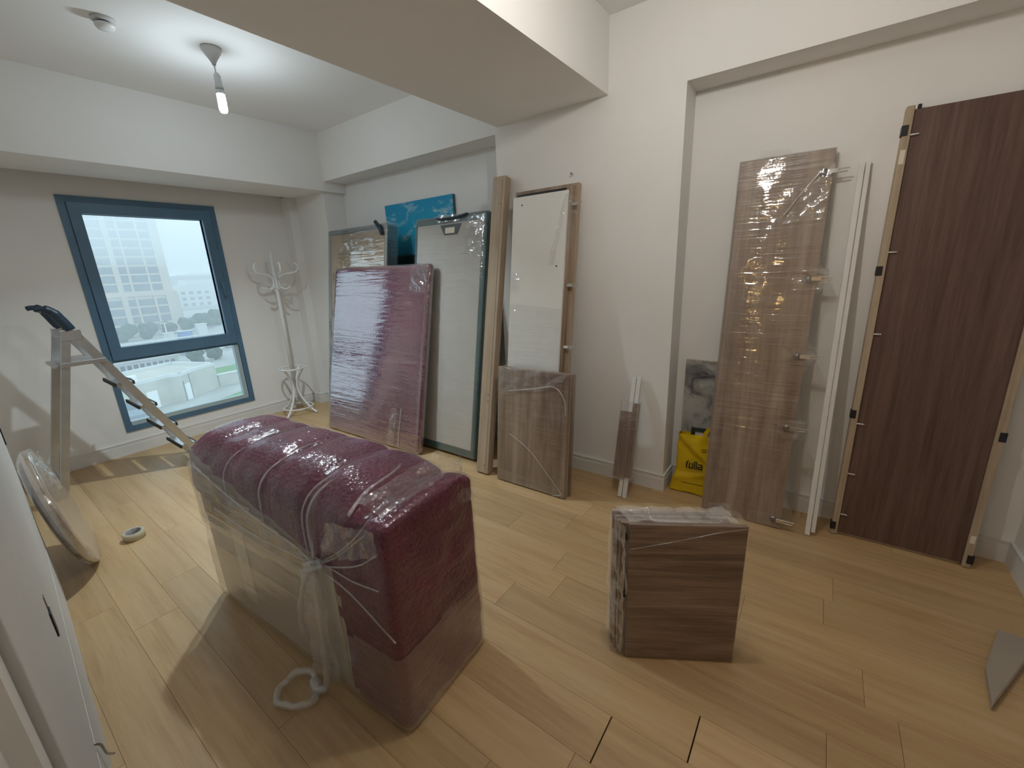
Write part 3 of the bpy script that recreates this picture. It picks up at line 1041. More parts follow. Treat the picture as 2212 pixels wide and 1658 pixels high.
def rope2(par, pts, r, mat='film_rope', jit=0.2):
    pts = smooth_path(pts, 8)
    bm = bmesh.new()
    tube(bm, pts, [r * (1 + jit * nz(p, 40)) for p in pts], 6)
    return obj('film_rope', bm, mat, par, True)
rope2(root, [(0.11, -0.009, 0.37), (0.28, -0.010, 0.28), (0.42, -0.010, 0.15), (0.525, -0.010, 0.045), (0.52, -0.010, 0.02), (0.47, -0.009, 0.004)], 0.0035)
rope2(root, [(0.10, -0.010, h - .16), (0.30, -0.014, h - .12), (0.46, -0.013, h - .09), (0.535, -0.010, h - .17), (0.545, -0.010, h - .26)], 0.0045)

# --- two slim white profiles with a wrapped wood strip
root = thing('wrapped_rails', 'pair of slim white rails bound to short wood strips with film', 'rails', lean(2.392, 0.935, 14.4, 0.02))
obj('rail', rbox(0.0, 0.026, 0, 0.014, 0, 0.80, 0.0015), 'white_trim', root)
obj('rail', rbox(0.031, 0.058, 0, 0.014, -0.002, 0.802, 0.0015), 'white_trim', root)
obj('wood_strip', rbox(-0.045, 0.035, -0.014, -0.001, 0.13, 0.57, 0.0015), 'walnut_grey', root)
obj('wood_strip', rbox(0.030, 0.075, -0.012, -0.001, 0.14, 0.63, 0.0015), 'walnut_grey', root)
bm = shell(-0.050, 0.080, -0.020, 0.016, 0.125, 0.64, 0.008, 0.016, lambda p, n: p + n * (0.003 * nz(p, 30)))
obj('plastic_wrap', bm, 'film_crumple', root, True)

# --- tall wrapped wood panel
w, h, tk = 0.415, 2.005, 0.034
root = thing('wrapped_cupboard_door', 'tall wood-look cupboard door in clear film with hinges on one edge', 'panel', lean(2.534, 0.442, 6.5, tk, 1.0))
obj('door_board', rbox(0, w, 0, 0.020, 0, h, 0.0015), 'walnut_grey', root)
obj('rear_board', rbox(0.004, w - .002, 0.021, tk, 0, h - .004, 0.0015), 'oak_light', root)
for z in (1.895, 1.385, 0.985, 0.590, 0.05):
    hinge(root, w - 0.012, -0.006, z, 1.0)
def door_film(p, n):
    k = 0.0
    for z in (1.385, 0.985, 0.59, 0.10):
        k += math.exp(-((p.z - z) / 0.07) ** 2)
    if p.x > w - 0.02:
        p = p + Vector((0.045 * min(k, 1), 0, 0))
    return p + n * (0.0025 * nz(p, 12) + 0.002 * nz((p.x, p.y, p.z * 5), 12))
bm = shell(-.004, w + .006, -.010, tk + .004, 0.001, h + .004, 0.010, 0.018, door_film)
obj('plastic_wrap', bm, 'film_clear', root, True)
patch('film_fold', ((0.23, -0.016, h - .34), (0.40, -0.016, h - .33), (0.425, -0.018, h - .07), (0.36, -0.016, h - .10)), 16, 20, 0.010, 20, 'film_crumple', root)
patch('film_fold', ((0.07, -0.008, h - .01), (0.24, -0.008, h - .01), (0.22, 0.01, h + .035), (0.10, 0.01, h + .04)), 16, 6, 0.006, 26, 'film_crumple', root)
rope2(root, [(0.23, -0.014, h - .30), (0.31, -0.016, h - .18), (0.37, -0.018, h - .10)], 0.003)
for z in (1.385, 0.985, 0.59):
    patch('film_fold', ((0.30, -0.016, z - .06), (0.47, -0.012, z - .05), (0.46, -0.012, z + .05), (0.31, -0.016, z + .04)), 12, 8, 0.010, 26, 'film_clear', root)

# --- long white profiles leaning beside it
root = thing('white_trim_rails', 'two long white trim rails leaning side by side on the wall', 'rails', lean(2.556, -0.090, 6.9, 0.03, 0, -0.7))
obj('rail', rbox(0.0, 0.023, 0, 0.018, 0, 1.925, 0.0015), 'white_trim', root)
obj('rail', rbox(0.026, 0.045, 0.006, 0.03, 0.02, 1.93, 0.0015), 'white_trim', root)

# --- dark brown panel between raw side rails
h = 2.12
root = thing('brown_wardrobe_panel', 'tall dark brown wardrobe panel with raw wood side rails in the near niche', 'panel', lean(2.648, -0.205, 3.4, 0.06, 1.0))
WB = 0.545
obj('brown_board', rbox(0.030, WB - 0.030, 0.012, 0.030, 0.012, h - .015, 0.0015), 'mahogany', root)
for (a, b) in ((0.0, 0.029), (WB - 0.029, WB)):
    obj('side_rail', rbox(a, b, 0.0, 0.06, 0, h, 0.003), 'raw_edge', root)
obj('bottom_rail', rbox(0.031, WB - .031, 0.020, 0.06, 0.0, 0.022, 0.002), 'raw_edge', root)
for z in (2.02, 1.41, 0.69, 0.05):
    obj('edge_fitting', rbox(-0.006, 0.018, -0.004, 0.03, z - 0.022, z + 0.022, 0.002), 'black_plastic', root)
for z in (1.30, 0.67, 0.045):
    obj('edge_fitting', rbox(WB - 0.018, WB + 0.006, -0.004, 0.03, z - 0.022, z + 0.022, 0.002), 'black_plastic', root)
for z in (2.00, 1.495, 1.107, 0.642, 0.362, 0.124):
    bm = bmesh.new()
    tube(bm, [(0.022, 0.004, z), (0.058, 0.003, z)], 0.0035, 8)
    obj('dowel', bm, 'white_trim', root, True)
for (x, z) in ((0.045, h), (0.37, h)):
    bm = bmesh.new()
    tube(bm, [(x, 0.02, h - .02), (x, 0.02, h + 0.004)], 0.007, 8)
    obj('top_stud', bm, 'black_plastic', root, True)
obj('sticker', rbox(0.004, 0.022, -0.0015, 0.0, 1.88, 1.94, 0.0005), 'paper', root)
obj('sticker', rbox(WB - 0.024, WB - 0.006, -0.0015, 0.0, 0.13, 0.17, 0.0005), 'paper', root)

# ================================================================== BAG, CANVAS BEHIND IT
root = thing('grey_canvas', 'grey abstract canvas standing behind the yellow bag', 'picture', lean(2.776, 0.655, 0.6, 0.03))
obj('canvas', rbox(0, 0.42, 0, 0.006, 0.0, 0.88, 0.002), 'grey_print', root)
obj('stretcher_frame', ring(0, 0.42, 0, 0.88, 0.03, 0.0065, 0.03), 'raw_edge', root)

root = thing('shopping_bag', 'yellow plastic shopping bag with dark lettering and flat things inside', 'bag',
             Matrix.Translation((2.690, 0.650, 0)) @ Matrix.Rotation(R(-90 + 4), 4, 'Z'))
def bag_disp(p, n):
    p = p.copy()
    k = max(0, 1 - p.z / 0.17)
    p.x += -0.035 * k * (1 if p.x < 0.06 else 0) + 0.0
    p.y -= 0.030 * k
    p.y -= 0.012 * math.exp(-((p.x * 0.9 + p.z - 0.42) / 0.03) ** 2)
    p.y += 0.012 * math.exp(-((p.x * 0.9 + p.z - 0.36) / 0.03) ** 2)
    p.y -= 0.010 * math.exp(-((p.z - 0.10 - 0.25 * p.x) / 0.02) ** 2)
    return p + n * (0.006 * nz(p, 14) + 0.004 * nz(p, 32, 3))
bm = shell(0, 0.36, 0, 0.055, 0.001, 0.425, 0.02, 0.012, bag_disp)
kill = [f for f in bm.faces if f.calc_center_median().z > 0.412]
bmesh.ops.delete(bm, geom=kill, context='FACES')
obj('bag_body', bm, 'yellow_plastic', root, True)
bm = bmesh.new()
for y in (-0.004, ):
    pts = smooth_path([(0.155, y, 0.40), (0.175, y - .004, 0.455), (0.215, y - .006, 0.49), (0.262, y - .004, 0.455), (0.285, y, 0.40)], 6)
    for a, b in zip(pts, pts[1:]):
        d = (b - a).normalized()
        n2 = Vector((d.z, 0, -d.x)) * 0.012
        vs = [bm.verts.new(v) for v in (a - n2, a + n2, b + n2, b - n2)]
        bm.faces.new(vs)
        vs = [bm.verts.new(v + Vector((0, .0015, 0))) for v in (a - n2, a + n2, b + n2, b - n2)]
        bm.faces.new(vs)
obj('bag_handle', bm, 'yellow_plastic', root)
obj('dark_frame', ring(0.075, 0.33, 0.05, 0.452, 0.022, 0.020, 0.036), 'green_dark', root)
obj('frame_mount', rbox(0.098, 0.307, 0.028, 0.036, 0.07, 0.43, 0.001), 'paper', root)
# lettering on the bag front
def strokes(segs, x0, z0, s, wd, y, name):
    bm = bmesh.new()
    for (a, b, c, d) in segs:
        p, q_ = Vector((x0 + a * s, 0, z0 + b * s)), Vector((x0 + c * s, 0, z0 + d * s))
        dr = (q_ - p).normalized()
        pn = Vector((-dr.z, 0, dr.x)) * wd / 2
        p -= dr * wd / 2
        q_ += dr * wd / 2
        f = []
        for pt, sg in ((p, -1), (p, 1), (q_, 1), (q_, -1)):
            v = pt + pn * sg
            f.append(v)
        lo = [bm.verts.new((v.x, y, v.z)) for v in f]
        hi = [bm.verts.new((v.x, y - 0.0012, v.z)) for v in f]
        for i in range(4):
            bm.faces.new((lo[i], lo[(i + 1) % 4], hi[(i + 1) % 4], hi[i]))
        bm.faces.new(hi)
        bm.faces.new(lo[::-1])
    return obj(name, bm, 'ink', root)
F = [(0, 0, 0, .75), (0, .75, .18, 1.0), (0, .55, .14, .55)]
U = [(.42, .75, .36, 0), (.36, 0, .78, 0), (.78, 0, .80, .75)]
L1 = [(1.05, 0, 1.05, 1.05)]
L2 = [(1.30, 0, 1.30, 1.05)]
A = [(1.55, .72, 2.0, .72), (2.0, .72, 2.0, 0), (2.0, 0, 1.55, 0), (1.55, 0, 1.55, .36), (1.55, .36, 2.0, .36)]
strokes(F + U + L1 + L2 + A, 0.070, 0.190, 0.046, 0.0075, -0.026, 'lettering')
strokes([(0.0, 0, .9, 0), (0, .45, .9, .45)], 0.155, 0.316, 0.03, 0.005, -0.022, 'lettering')
strokes([(i * .5, 0, i * .5 + .28, 0) for i in range(9)], 0.050, 0.088, 0.03, 0.0045, -0.046, 'lettering')

# ================================================================== SMALL WRAPPED DRAWER FRONTS ON THE FLOOR
fd = Vector((0.206, -0.351, 0)).normalized()
rzb = math.atan2(fd.y, fd.x)
root = thing('wrapped_drawer_fronts', 'upright block of dark wood-grain drawer fronts in clear film on the floor', 'boards',
             Matrix.Translation((1.282, 0.452, 0)) @ Matrix.Rotation(rzb, 4, 'Z'))
obj('front_board', rbox(0, 0.405, 0, 0.018, 0.001, 0.598, 0.0012), 'walnut_dark', root)
for i, (xa, xb, ya, yb, zt) in enumerate(((-0.028, 0.365, 0.020, 0.036, 0.592), (-0.036, 0.362, 0.038, 0.055, 0.590), (-0.040, 0.358, 0.057, 0.074, 0.594), (-0.050, 0.350, 0.076, 0.094, 0.596))):
    obj('board', rbox(xa, xb, ya, yb, 0.001, zt, 0.0012), 'walnut_dark' if i % 2 else 'walnut_grey', root)
for z in (0.55, 0.30):
    obj('black_clip', rbox(-0.014, 0.0, -0.001, 0.012, z - 0.016, z + 0.016, 0.001), 'black_plastic', root)
def sb(p, n):
    return p + n * (0.003 * nz(p, 22) + 0.002 * nz(p, 50, 4))
bm = shell(-0.056, 0.409, -0.003, 0.100, 0.002, 0.603, 0.006, 0.014, lambda p, n: sb(Vector((max(p.x, -0.006 - (0.052) * min(1, max(0, p.y) / 0.03)) if p.x < 0 else p.x, p.y, p.z)), n))
obj('plastic_wrap', bm, 'film_clear', root, True)
patch('film_fold', ((-0.012, 0.0, 0.02), (-0.012, 0.0, 0.59), (-0.060, 0.095, 0.60), (-0.060, 0.095, 0.06)), 26, 8, 0.010, 22, 'film_white', root)
patch('film_fold', ((0.0, 0.01, 0.606), (0.38, 0.01, 0.606), (0.35, 0.098, 0.612), (-0.04, 0.098, 0.612)), 26, 10, 0.010, 22, 'film_white', root)
patch('film_fold', ((0.30, 0.06, 0.606), (0.36, 0.06, 0.606), (0.37, 0.09, 0.635), (0.29, 0.09, 0.64)), 8, 6, 0.010, 26, 'film_crumple', root)
rope2(root, [(-0.050, 0.08, 0.606), (0.02, 0.06, 0.618), (0.07, 0.05, 0.634), (0.075, 0.03, 0.614), (0.10, 0.015, 0.606), (0.22, 0.012, 0.606)], 0.005)
rope2(root, [(-0.052, 0.095, 0.60), (-0.030, 0.05, 0.50), (-0.006, 0.0, 0.36), (-0.004, 0, 0.30)], 0.004)
rope2(root, [(0.005, -0.006, 0.50), (0.15, -0.006, 0.535), (0.30, -0.006, 0.575), (0.40, -0.006, 0.595)], 0.0022, 'film_clear')

# ================================================================== TAPE ROLL
root = thing('tape_roll', 'roll of packing tape lying on the floorboards', 'tape', Matrix.Translation((0.405, 3.215, 0.003)) @ Matrix.Rotation(R(3), 4, 'X'))
bm = bmesh.new()
lathe(bm, [(0.039, 0.001), (0.052, 0.0), (0.052, 0.046), (0.039, 0.045), (0.039, 0.001)], 36)
obj('tape_winding', bm, 'tape_film', root, True)
bm = bmesh.new()
lathe(bm, [(0.035, 0.002), (0.0388, 0.001), (0.0388, 0.046), (0.035, 0.045), (0.035, 0.002)], 36)
obj('cardboard_core', bm, 'tape_core', root, True)

# ================================================================== STEP LADDER
root = thing('step_ladder', 'aluminium step ladder with black top grips standing by the window', 'ladder', loc=(0.65, 4.28, 0))
ox, oy = 0.65, 4.28
def lp(x, y, z): return (x - ox, y - oy, z)
def flat_bar(p, q_, wd, th, wdir):
    """rectangular tube from p to q, wide along wdir projected"""
    p, q_ = Vector(p), Vector(q_)
    d = (q_ - p).normalized()
    wv = Vector(wdir)
    wv = (wv - d * wv.dot(d)).normalized()
    tv = d.cross(wv)
    bm = bmesh.new()
    vs = []
    for e in (p, q_):
        vs.append([bm.verts.new(e + wv * wd / 2 * a + tv * th / 2 * b) for a, b in ((-1, -1), (1, -1), (1, 1), (-1, 1))])
    for i in range(4):
        bm.faces.new((vs[0][i], vs[0][(i + 1) % 4], vs[1][(i + 1) % 4], vs[1][i]))
    bm.faces.new(vs[0][::-1]); bm.faces.new(vs[1])
    bevel_all(bm, 0.003, 1)
    return bm
Y0, Y1 = 4.09, 4.46
for y in (Y0, Y1):
    inn = 0.02 if y == Y1 else 0
    obj('front_rail', flat_bar(lp(1.095, y, 0.0), lp(0.515, y - inn, 1.245), 0.052, 0.022, (1, 0, 0)), 'aluminium', root)
    obj('rear_leg', flat_bar(lp(0.222, y, 0.0), lp(0.505, y - inn, 1.20), 0.046, 0.022, (1, 0, 0)), 'aluminium', root)
    bm = bmesh.new()
    tube(bm, smooth_path([lp(0.530, y - inn, 1.215), lp(0.500, y - inn, 1.285), lp(0.475, y - inn, 1.335), lp(0.435, y - inn, 1.362), lp(0.395, y - inn, 1.358)], 6), [0.031] * 6 + [0.030] * 6 + [0.026] * 6 + [0.016] * 6 + [0.010], 10)
    obj('top_grip', bm, 'blue_black_plastic', root, True)
    obj('hinge_plate', rbox(*[v for pr in zip(lp(0.475, y - inn - 0.016, 1.145), lp(0.575, y - inn - 0.011, 1.215)) for v in pr], 0.004), 'aluminium', root)
    obj('rubber_foot', rbox(*[v for pr in zip(lp(0.196, y - 0.015, -0.001), lp(0.248, y + 0.015, 0.03)) for v in pr], 0.004), 'rubber', root)
    obj('rubber_foot', rbox(*[v for pr in zip(lp(1.065, y - 0.015, -0.001), lp(1.125, y + 0.015, 0.03)) for v in pr], 0.004), 'rubber', root)
    obj('spreader_bar', flat_bar(lp(0.43, y - 0.02, 0.985), lp(0.66, y - 0.02, 0.985), 0.028, 0.008, (0, 0, 1)), 'aluminium', root)
for z in (0.19, 0.39, 0.585, 0.785):
    x = 1.095 - 0.466 * z
    bm = rbox(*[v for pr in zip(lp(x - 0.062, Y0 + 0.014, z - 0.012), lp(x + 0.044, Y1 - 0.016, z + 0.012)) for v in pr], 0.003)
    obj('step', bm, 'aluminium', root)
    for xx in (x - 0.066, x + 0.038):
        obj('step_nosing', rbox(*[v for pr in zip(lp(xx, Y0 + 0.008, z - 0.014), lp(xx + 0.012, Y1 - 0.010, z + 0.014)) for v in pr], 0.003), 'rubber', root)
obj('platform', rbox(*[v for pr in zip(lp(0.40, Y0 + 0.014, 0.965), lp(0.665, Y1 - 0.016, 0.985)) for v in pr], 0.003), 'aluminium', root)
obj('rear_brace', flat_bar(lp(0.265, Y0, 0.18), lp(0.265, Y1, 0.18), 0.028, 0.012, (0, 0, 1)), 'aluminium', root)
obj('top_brace', flat_bar(lp(0.435, Y0, 1.35), lp(0.435, Y1 - .02, 1.35), 0.03, 0.018, (0, 0, 1)), 'blue_black_plastic', root)

# ================================================================== COAT STAND
root = thing('coat_stand', 'white bentwood coat stand with curled hooks beside the window', 'coat stand', loc=(2.205, 4.66, 0))
bm = bmesh.new()
lathe(bm, [(0, 0.30), (0.017, 0.30), (0.018, 1.20), (0.016, 1.60), (0.016, 1.635), (0.022, 1.645), (0.022, 1.655), (0.013, 1.665), (0.018, 1.69), (0.020, 1.705), (0.013, 1.73), (0.008, 1.755), (0, 1.765)], 16)
obj('pole', bm, 'white_enamel', root, True)
hook = [(0.135, 0, 1.405), (0.115, 0, 1.385), (0.075, 0, 1.378), (0.038, 0, 1.40), (0.026, 0, 1.45), (0.045, 0, 1.50), (0.10, 0, 1.527), (0.165, 0, 1.535), (0.215, 0, 1.55), (0.236, 0, 1.585), (0.228, 0, 1.622), (0.200, 0, 1.642)]
hp = smooth_path(hook, 5)
bm = bmesh.new()
tube(bm, hp, [0.0075 + 0.0025 * math.sin(math.pi * i / (len(hp) - 1)) for i in range(len(hp))], 8)
hk = obj('hook', bm, 'white_enamel', root, True)
NH = 6
for i in range(NH):
    o = hk if i == 0 else share('hook', hk.data, root)
    o.rotation_euler = (0, 0, R(20 + i * 360 / NH))
leg = [(0.125, 0, 0.515), (0.085, 0, 0.455), (0.040, 0, 0.375), (0.026, 0, 0.315), (0.040, 0, 0.235), (0.085, 0, 0.145), (0.15, 0, 0.062), (0.215, 0, 0.010)]
lpth = smooth_path(leg, 5)
bm = bmesh.new()
tube(bm, lpth, 0.0115, 8)
lg = obj('leg', bm, 'white_enamel', root, True)
for i in range(4):
    o = lg if i == 0 else share('leg', lg.data, root)
    o.rotation_euler = (0, 0, R(-62 + i * 90))
for (r_, z_, nm) in ((0.132, 0.522, 'umbrella_ring'), (0.150, 0.075, 'base_ring')):
    bm = bmesh.new()
    pts = [(r_ * math.cos(2 * math.pi * k / 40), r_ * math.sin(2 * math.pi * k / 40), z_) for k in range(41)]
    tube(bm, pts, 0.0085, 8, False)
    obj(nm, bm, 'white_enamel', root, True)

# ================================================================== ROUND TABLE TOP ON THE LEFT
R_ = 0.345
ln, ry_ = 10.0, -6.0
mt = (Matrix.Translation((0.184, 3.18, R_ * math.cos(R(ln)) + 0.014)) @ Matrix.Rotation(R(ry_), 4, 'Z') @ Matrix.Rotation(R(90 - ln), 4, 'Y'))
root = thing('round_table_top', 'round wood table top in clear film leaning at the left', 'table top', mt)
bm = bmesh.new()
lathe(bm, [(0, 0.0), (R_ - .006, 0.0), (R_ - .002, -0.004), (R_ - .002, -0.030), (R_ - .02, -0.034), (0, -0.034)], 56)
obj('top_disc', bm, 'oak_light', root, False)
bm = bmesh.new()
lathe(bm, [(R_ - .075, -0.034), (R_ - .05, -0.034), (R_ - .05, -0.058), (R_ - .075, -0.058), (R_ - .075, -0.034)], 48)
obj('apron_ring', bm, 'walnut_grey', root)
bm = bmesh.new()
lathe(bm, [(0, 0.004), (R_ * .3, 0.004), (R_ * .6, 0.005), (R_ * .85, 0.004), (R_ - .004, 0.004), (R_ + .003, -0.004), (R_ + .003, -0.034), (R_ - .03, -0.058), (R_ - .06, -0.062)], 64)
for v in bm.verts:
    n_ = Vector((v.co.x, v.co.y, 0))
    v.co += Vector((0, 0, 1)) * 0.005 * nz(v.co, 14) + (n_.normalized() * 0.003 * nz(v.co, 25) if n_.length > .2 else Vector())
obj('plastic_wrap', bm, 'film_heavy', root, True)
pf = patch('film_fold', ((-0.30, -0.10, 0.012), (-0.30, 0.14, 0.012), (-0.08, 0.12, 0.012), (-0.10, -0.10, 0.012)), 14, 14, 0.014, 18, 'film_crumple', root)

# ================================================================== WHITE BOARD ALONG THE LEFT WALL
ang = math.atan(0.052)
mt = Matrix.Translation((-0.094 + 0.052 * 0.92, 0.92, 0)) @ Matrix.Rotation(-ang, 4, 'Z')
root = thing('white_side_panel', 'long white panel with black edge fittings standing along the left wall', 'panel', mt)
LP = 2.02
obj('panel_board', rbox(-0.028, 0.0, 0.0, LP, 0.304, 2.10, 0.002), 'left_board', root)
obj('plinth_board', rbox(-0.028, 0.001, 0.0, LP, 0.001, 0.300, 0.002), 'left_board', root)
for (y, z) in ((0.775, 0.572), (LP - 0.012, 0.86), (LP - 0.012, 1.60)):
    obj('edge_fitting', rbox(-0.010, 0.004, y - (0.035 if y < 1.5 else 0.011), y + 0.011, z - 0.045, z + 0.035, 0.001), 'black_plastic', root)
obj('edge_plate', rbox(-0.010, 0.0025, 0.775 - 0.010, 0.775 + 0.010, 0.61, 0.65, 0.001), 'steel_dark', root)
bm = bmesh.new()
tube(bm, smooth_path([(0.002, 0.50, 0.32), (0.010, 0.52, 0.29), (0.012, 0.56, 0.22), (0.022, 0.60, 0.17)], 5), 0.003, 6)
obj('bent_nail', bm, 'steel_dark', root, True)

# pale board end in the dim near corner
bm = bmesh.new()
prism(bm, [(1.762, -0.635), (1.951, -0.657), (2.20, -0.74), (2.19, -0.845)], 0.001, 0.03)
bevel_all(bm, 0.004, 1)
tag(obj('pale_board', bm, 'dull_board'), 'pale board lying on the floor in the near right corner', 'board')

# ================================================================== OUTDOORS
GZ = -12.0
bm = bmesh.new()
box(bm, -120, 260, 12, 520, GZ - 0.5, GZ)
g_ = tag(obj('ground', bm, 'concrete_ground'), 'pale paved ground far below the window', None, None, 'structure')

# hotel tower
root = thing('tower_block', 'tall cream tower with rows of windows fading into the mist', 'building', loc=(27, 150, GZ))
def tp(x): return x - 27
bm = bmesh.new(); box(bm, tp(20), tp(42.3), 0.6, 16, 0, 62)
obj('tower_wall', bm, 'tower_cream', root)
bm = bmesh.new(); box(bm, tp(20), tp(42.9), -0.5, 0.6, 10.0, 11.0)
obj('cornice', bm, 'tower_cream', root)
bm = bmesh.new(); box(bm, tp(20), tp(43.2), -0.2, 16.5, 0, 10.0)
for (a, b) in ():
    pass
obj('podium_wall', bm, 'tower_cream', root)
bays = ((27.6, 30.4), (31.8, 33.2), (33.9, 37.2), (37.9, 40.0))
pm = {}
for (a, b) in bays:
    bm = bmesh.new(); box(bm, -(b - a) / 2, (b - a) / 2, -0.12, 0.1, 0, 1.72)
    o = obj('tower_window', bm, 'tower_pane', root)
    pm[(a, b)] = o
first = {k: True for k in bays}
pil = []
for (a, b) in bays:
    cx_ = tp((a + b) / 2)
    for fl in range(4):
        z = 0.6 + fl * 2.28
        o = pm[(a, b)] if first[(a, b)] else share('tower_window', pm[(a, b)].data, root)
        first[(a, b)] = False
        o.location = (cx_, -0.2, z)
    for fl in range(11):
        o = share('tower_window', pm[(a, b)].data, root)
        o.location = (cx_, 0.6, 11.35 + fl * 2.28)
edges = [20.0] + [e for b in bays for e in b] + [42.3]
for i in range(0, len(edges), 2):
    if edges[i + 1] - edges[i] < 0.5:
        continue
    bm = bmesh.new(); box(bm, tp(edges[i]) + .1, tp(edges[i + 1]) - .1, 0.1, 0.7, 11, 40)
    obj('pilaster', bm, 'tower_cream', root)
    bm = bmesh.new(); box(bm, tp(edges[i]) + .1, tp(edges[i + 1]) - .1, -0.7, 0.0, 0, 10)
    obj('pilaster', bm, 'tower_cream', root)
bm = bmesh.new(); box(bm, tp(26.5), tp(41), -0.06, 0.3, -0.2, 0.2)
sl = obj('floor_slab', bm, 'tower_cream', root)
for fl in range(12):
    o = sl if fl == 0 else share('floor_slab', sl.data, root)
    o.location = (0, 0.25, 11.1 + fl * 2.28)
for fl in range(4):
    o = share('floor_slab', sl.data, root)
    o.location = (0, -0.55, 0.3 + fl * 2.28)

# far housing blocks
for i, (x, y, wd, ht, lab) in enumerate(((62, 240, 16, 9.5, 'pale far housing block nearest the cream tower'), (82, 262, 20, 11.5, 'pale far housing block with taller roofline behind'), (104, 300, 26, 14, 'long pale far housing block at the skyline'))):
    root = thing('housing_block', lab, 'building', loc=(x, y, GZ))
    bm = bmesh.new(); box(bm, -wd / 2, wd / 2, 0, 12, 0, ht)
    obj('block_wall', bm, 'far_block_paint', root)
    bm = bmesh.new(); box(bm, -0.9, 0.9, -0.15, 0.1, 0, 1.4)
    src = obj('block_window', bm, 'dark_pane', root)
    first_ = True
    nfl = int(ht // 2.9)
    for fl in range(nfl):
        for c in range(int(wd // 3.6)):
            o = src if first_ else share('block_window', src.data, root)
            first_ = False
            o.location = (-wd / 2 + 2 + c * 3.5, 0, 1 + fl * 2.9)
# hill ridge
bm = bmesh.new()
pts = [(-60, 0), (40, 6), (90, 13), (140, 20), (220, 16), (300, 0)]
prism(bm, pts, 0, 20)
for v in bm.verts:
    v.co = Vector((v.co.x, 420 + v.co.z, GZ + v.co.y))
tag(obj('far_hill', bm, 'leaf'), 'low wooded hill on the horizon', None, None, 'structure')

# viaduct
root = thing('viaduct', 'white road viaduct running past the far trees', 'bridge', loc=(70, 190, GZ))
bm = bmesh.new(); box(bm, -24, 60, 0, 7, 3.0, 3.7)
obj('deck', bm, 'far_block_paint', root)
bm = bmesh.new(); box(bm, -24, 60, -0.3, 0, 3.4, 4.3)
obj('parapet', bm, 'far_block_paint', root)
bm = bmesh.new(); box(bm, -0.8, 0.8, 2, 5, 0, 3.05)
pr = obj('bridge_pier', bm, 'far_block_paint', root)
for i in range(5):
    o = pr if i == 0 else share('bridge_pier', pr.data, root)
    o.location = (-16 + i * 17, 0, 0)

# trees
def tree(name, label, x, y, ht, rad, group):
    root = thing(name, label, 'tree', loc=(x, y, GZ), group=group)
    bm = bmesh.new()
    tube(bm, [(0, 0, 0), (0.1, 0, ht * .5)], [0.25, 0.15], 8)
    obj('trunk', bm, 'bark', root, True)
    bm = bmesh.new()
    for k in range(9):
        r = bmesh.ops.create_icosphere(bm, subdivisions=2, radius=rad * random.uniform(.45, .7))
        off = Vector((random.uniform(-.6, .6) * rad, random.uniform(-.5, .5) * rad, ht * .5 + random.uniform(-.55, .5) * rad))
        for v in r['verts']:
            v.co += off
            v.co += v.co.normalized() * 0.45 * nz(v.co, 1.1, k)
    obj('crown', bm, 'leaf', root, True)
    return root
for (x, y, ht, rd) in ((24.0, 141, 3.6, 1.7), (28.3, 141, 4.0, 1.75), (32.5, 141, 3.8, 1.7), (36.6, 141, 3.4, 1.6), (22.0, 134, 3.2, 1.7), (26.2, 134, 3.4, 1.7), (30.3, 134, 3.2, 1.65)):
    tree('evergreen_tree', 'dark bushy tree at the foot of the cream tower', x, y, ht, rd, 'trees before the tower')
for (x, y, ht, rd) in ((40.5, 139, 3.8, 1.9), (45.5, 144, 4.6, 2.3), (50.5, 150, 5.0, 2.4), (56, 155, 4.4, 2.4), (62, 160, 5.2, 2.6)):
    tree('roadside_tree', 'dark tree in the belt beside the viaduct', x, y, ht, rd, 'trees beside the viaduct')
for (x, y, ht, rd) in ((24.5, 84, 2.6, 1.2), (27.7, 85, 3.0, 1.35), (31, 80, 2.6, 1.2), (34.2, 83, 3.0, 1.3)):
    tree('garden_tree', 'loose green tree behind the plaster shed', x, y, ht, rd, 'trees behind the shed')

# promenade fence, small kiosks
root = thing('road_barrier', 'low pale barrier along the road before the trees', 'barrier', loc=(20, 118, GZ))
bm = bmesh.new(); box(bm, -6, 36, 0, 0.3, 0.9, 1.15)
obj('rail', bm, 'far_block_paint', root)
bm = bmesh.new(); box(bm, -0.12, 0.12, 0.0, 0.3, 0, 0.95)
ps = obj('post', bm, 'far_block_paint', root)
for i in range(15):
    o = ps if i == 0 else share('post', ps.data, root)
    o.location = (-5.6 + i * 2.8, 0, 0)
for (x, wd, ht, mt_, lab) in ((34.4, 2.6, 2.0, 'sign_blue', 'small blue kiosk by the road barrier'), (31.3, 1.6, 2.0, 'far_block_paint', 'small white kiosk beside the blue kiosk'), (38.0, 2.0, 3.2, 'far_block_paint', 'white sign board standing past the blue kiosk')):
    root = thing('road_kiosk', lab, 'kiosk', loc=(x, 121, GZ))
    bm = bmesh.new(); box(bm, -wd / 2, wd / 2, 0, 1.4, 0, ht)
    obj('kiosk_body', bm, mt_, root)
    bm = bmesh.new(); box(bm, -wd / 2 - .15, wd / 2 + .15, -.15, 1.55, ht, ht + .15)
    obj('kiosk_roof', bm, 'far_block_paint', root)
root = thing('lamp_mast', 'slim pale mast standing before the dark trees', 'post', loc=(30.6, 120, GZ))
bm = bmesh.new(); tube(bm, [(0, 0, 0), (0, 0, 4.6)], [0.16, 0.10], 8)
obj('mast', bm, 'far_block_paint', root, True)
bm = bmesh.new(); tube(bm, [(-0.9, 0, 4.3), (0, 0, 4.55), (0.5, 0, 4.4)], 0.09, 8)
obj('lamp_arm', bm, 'far_block_paint', root, True)

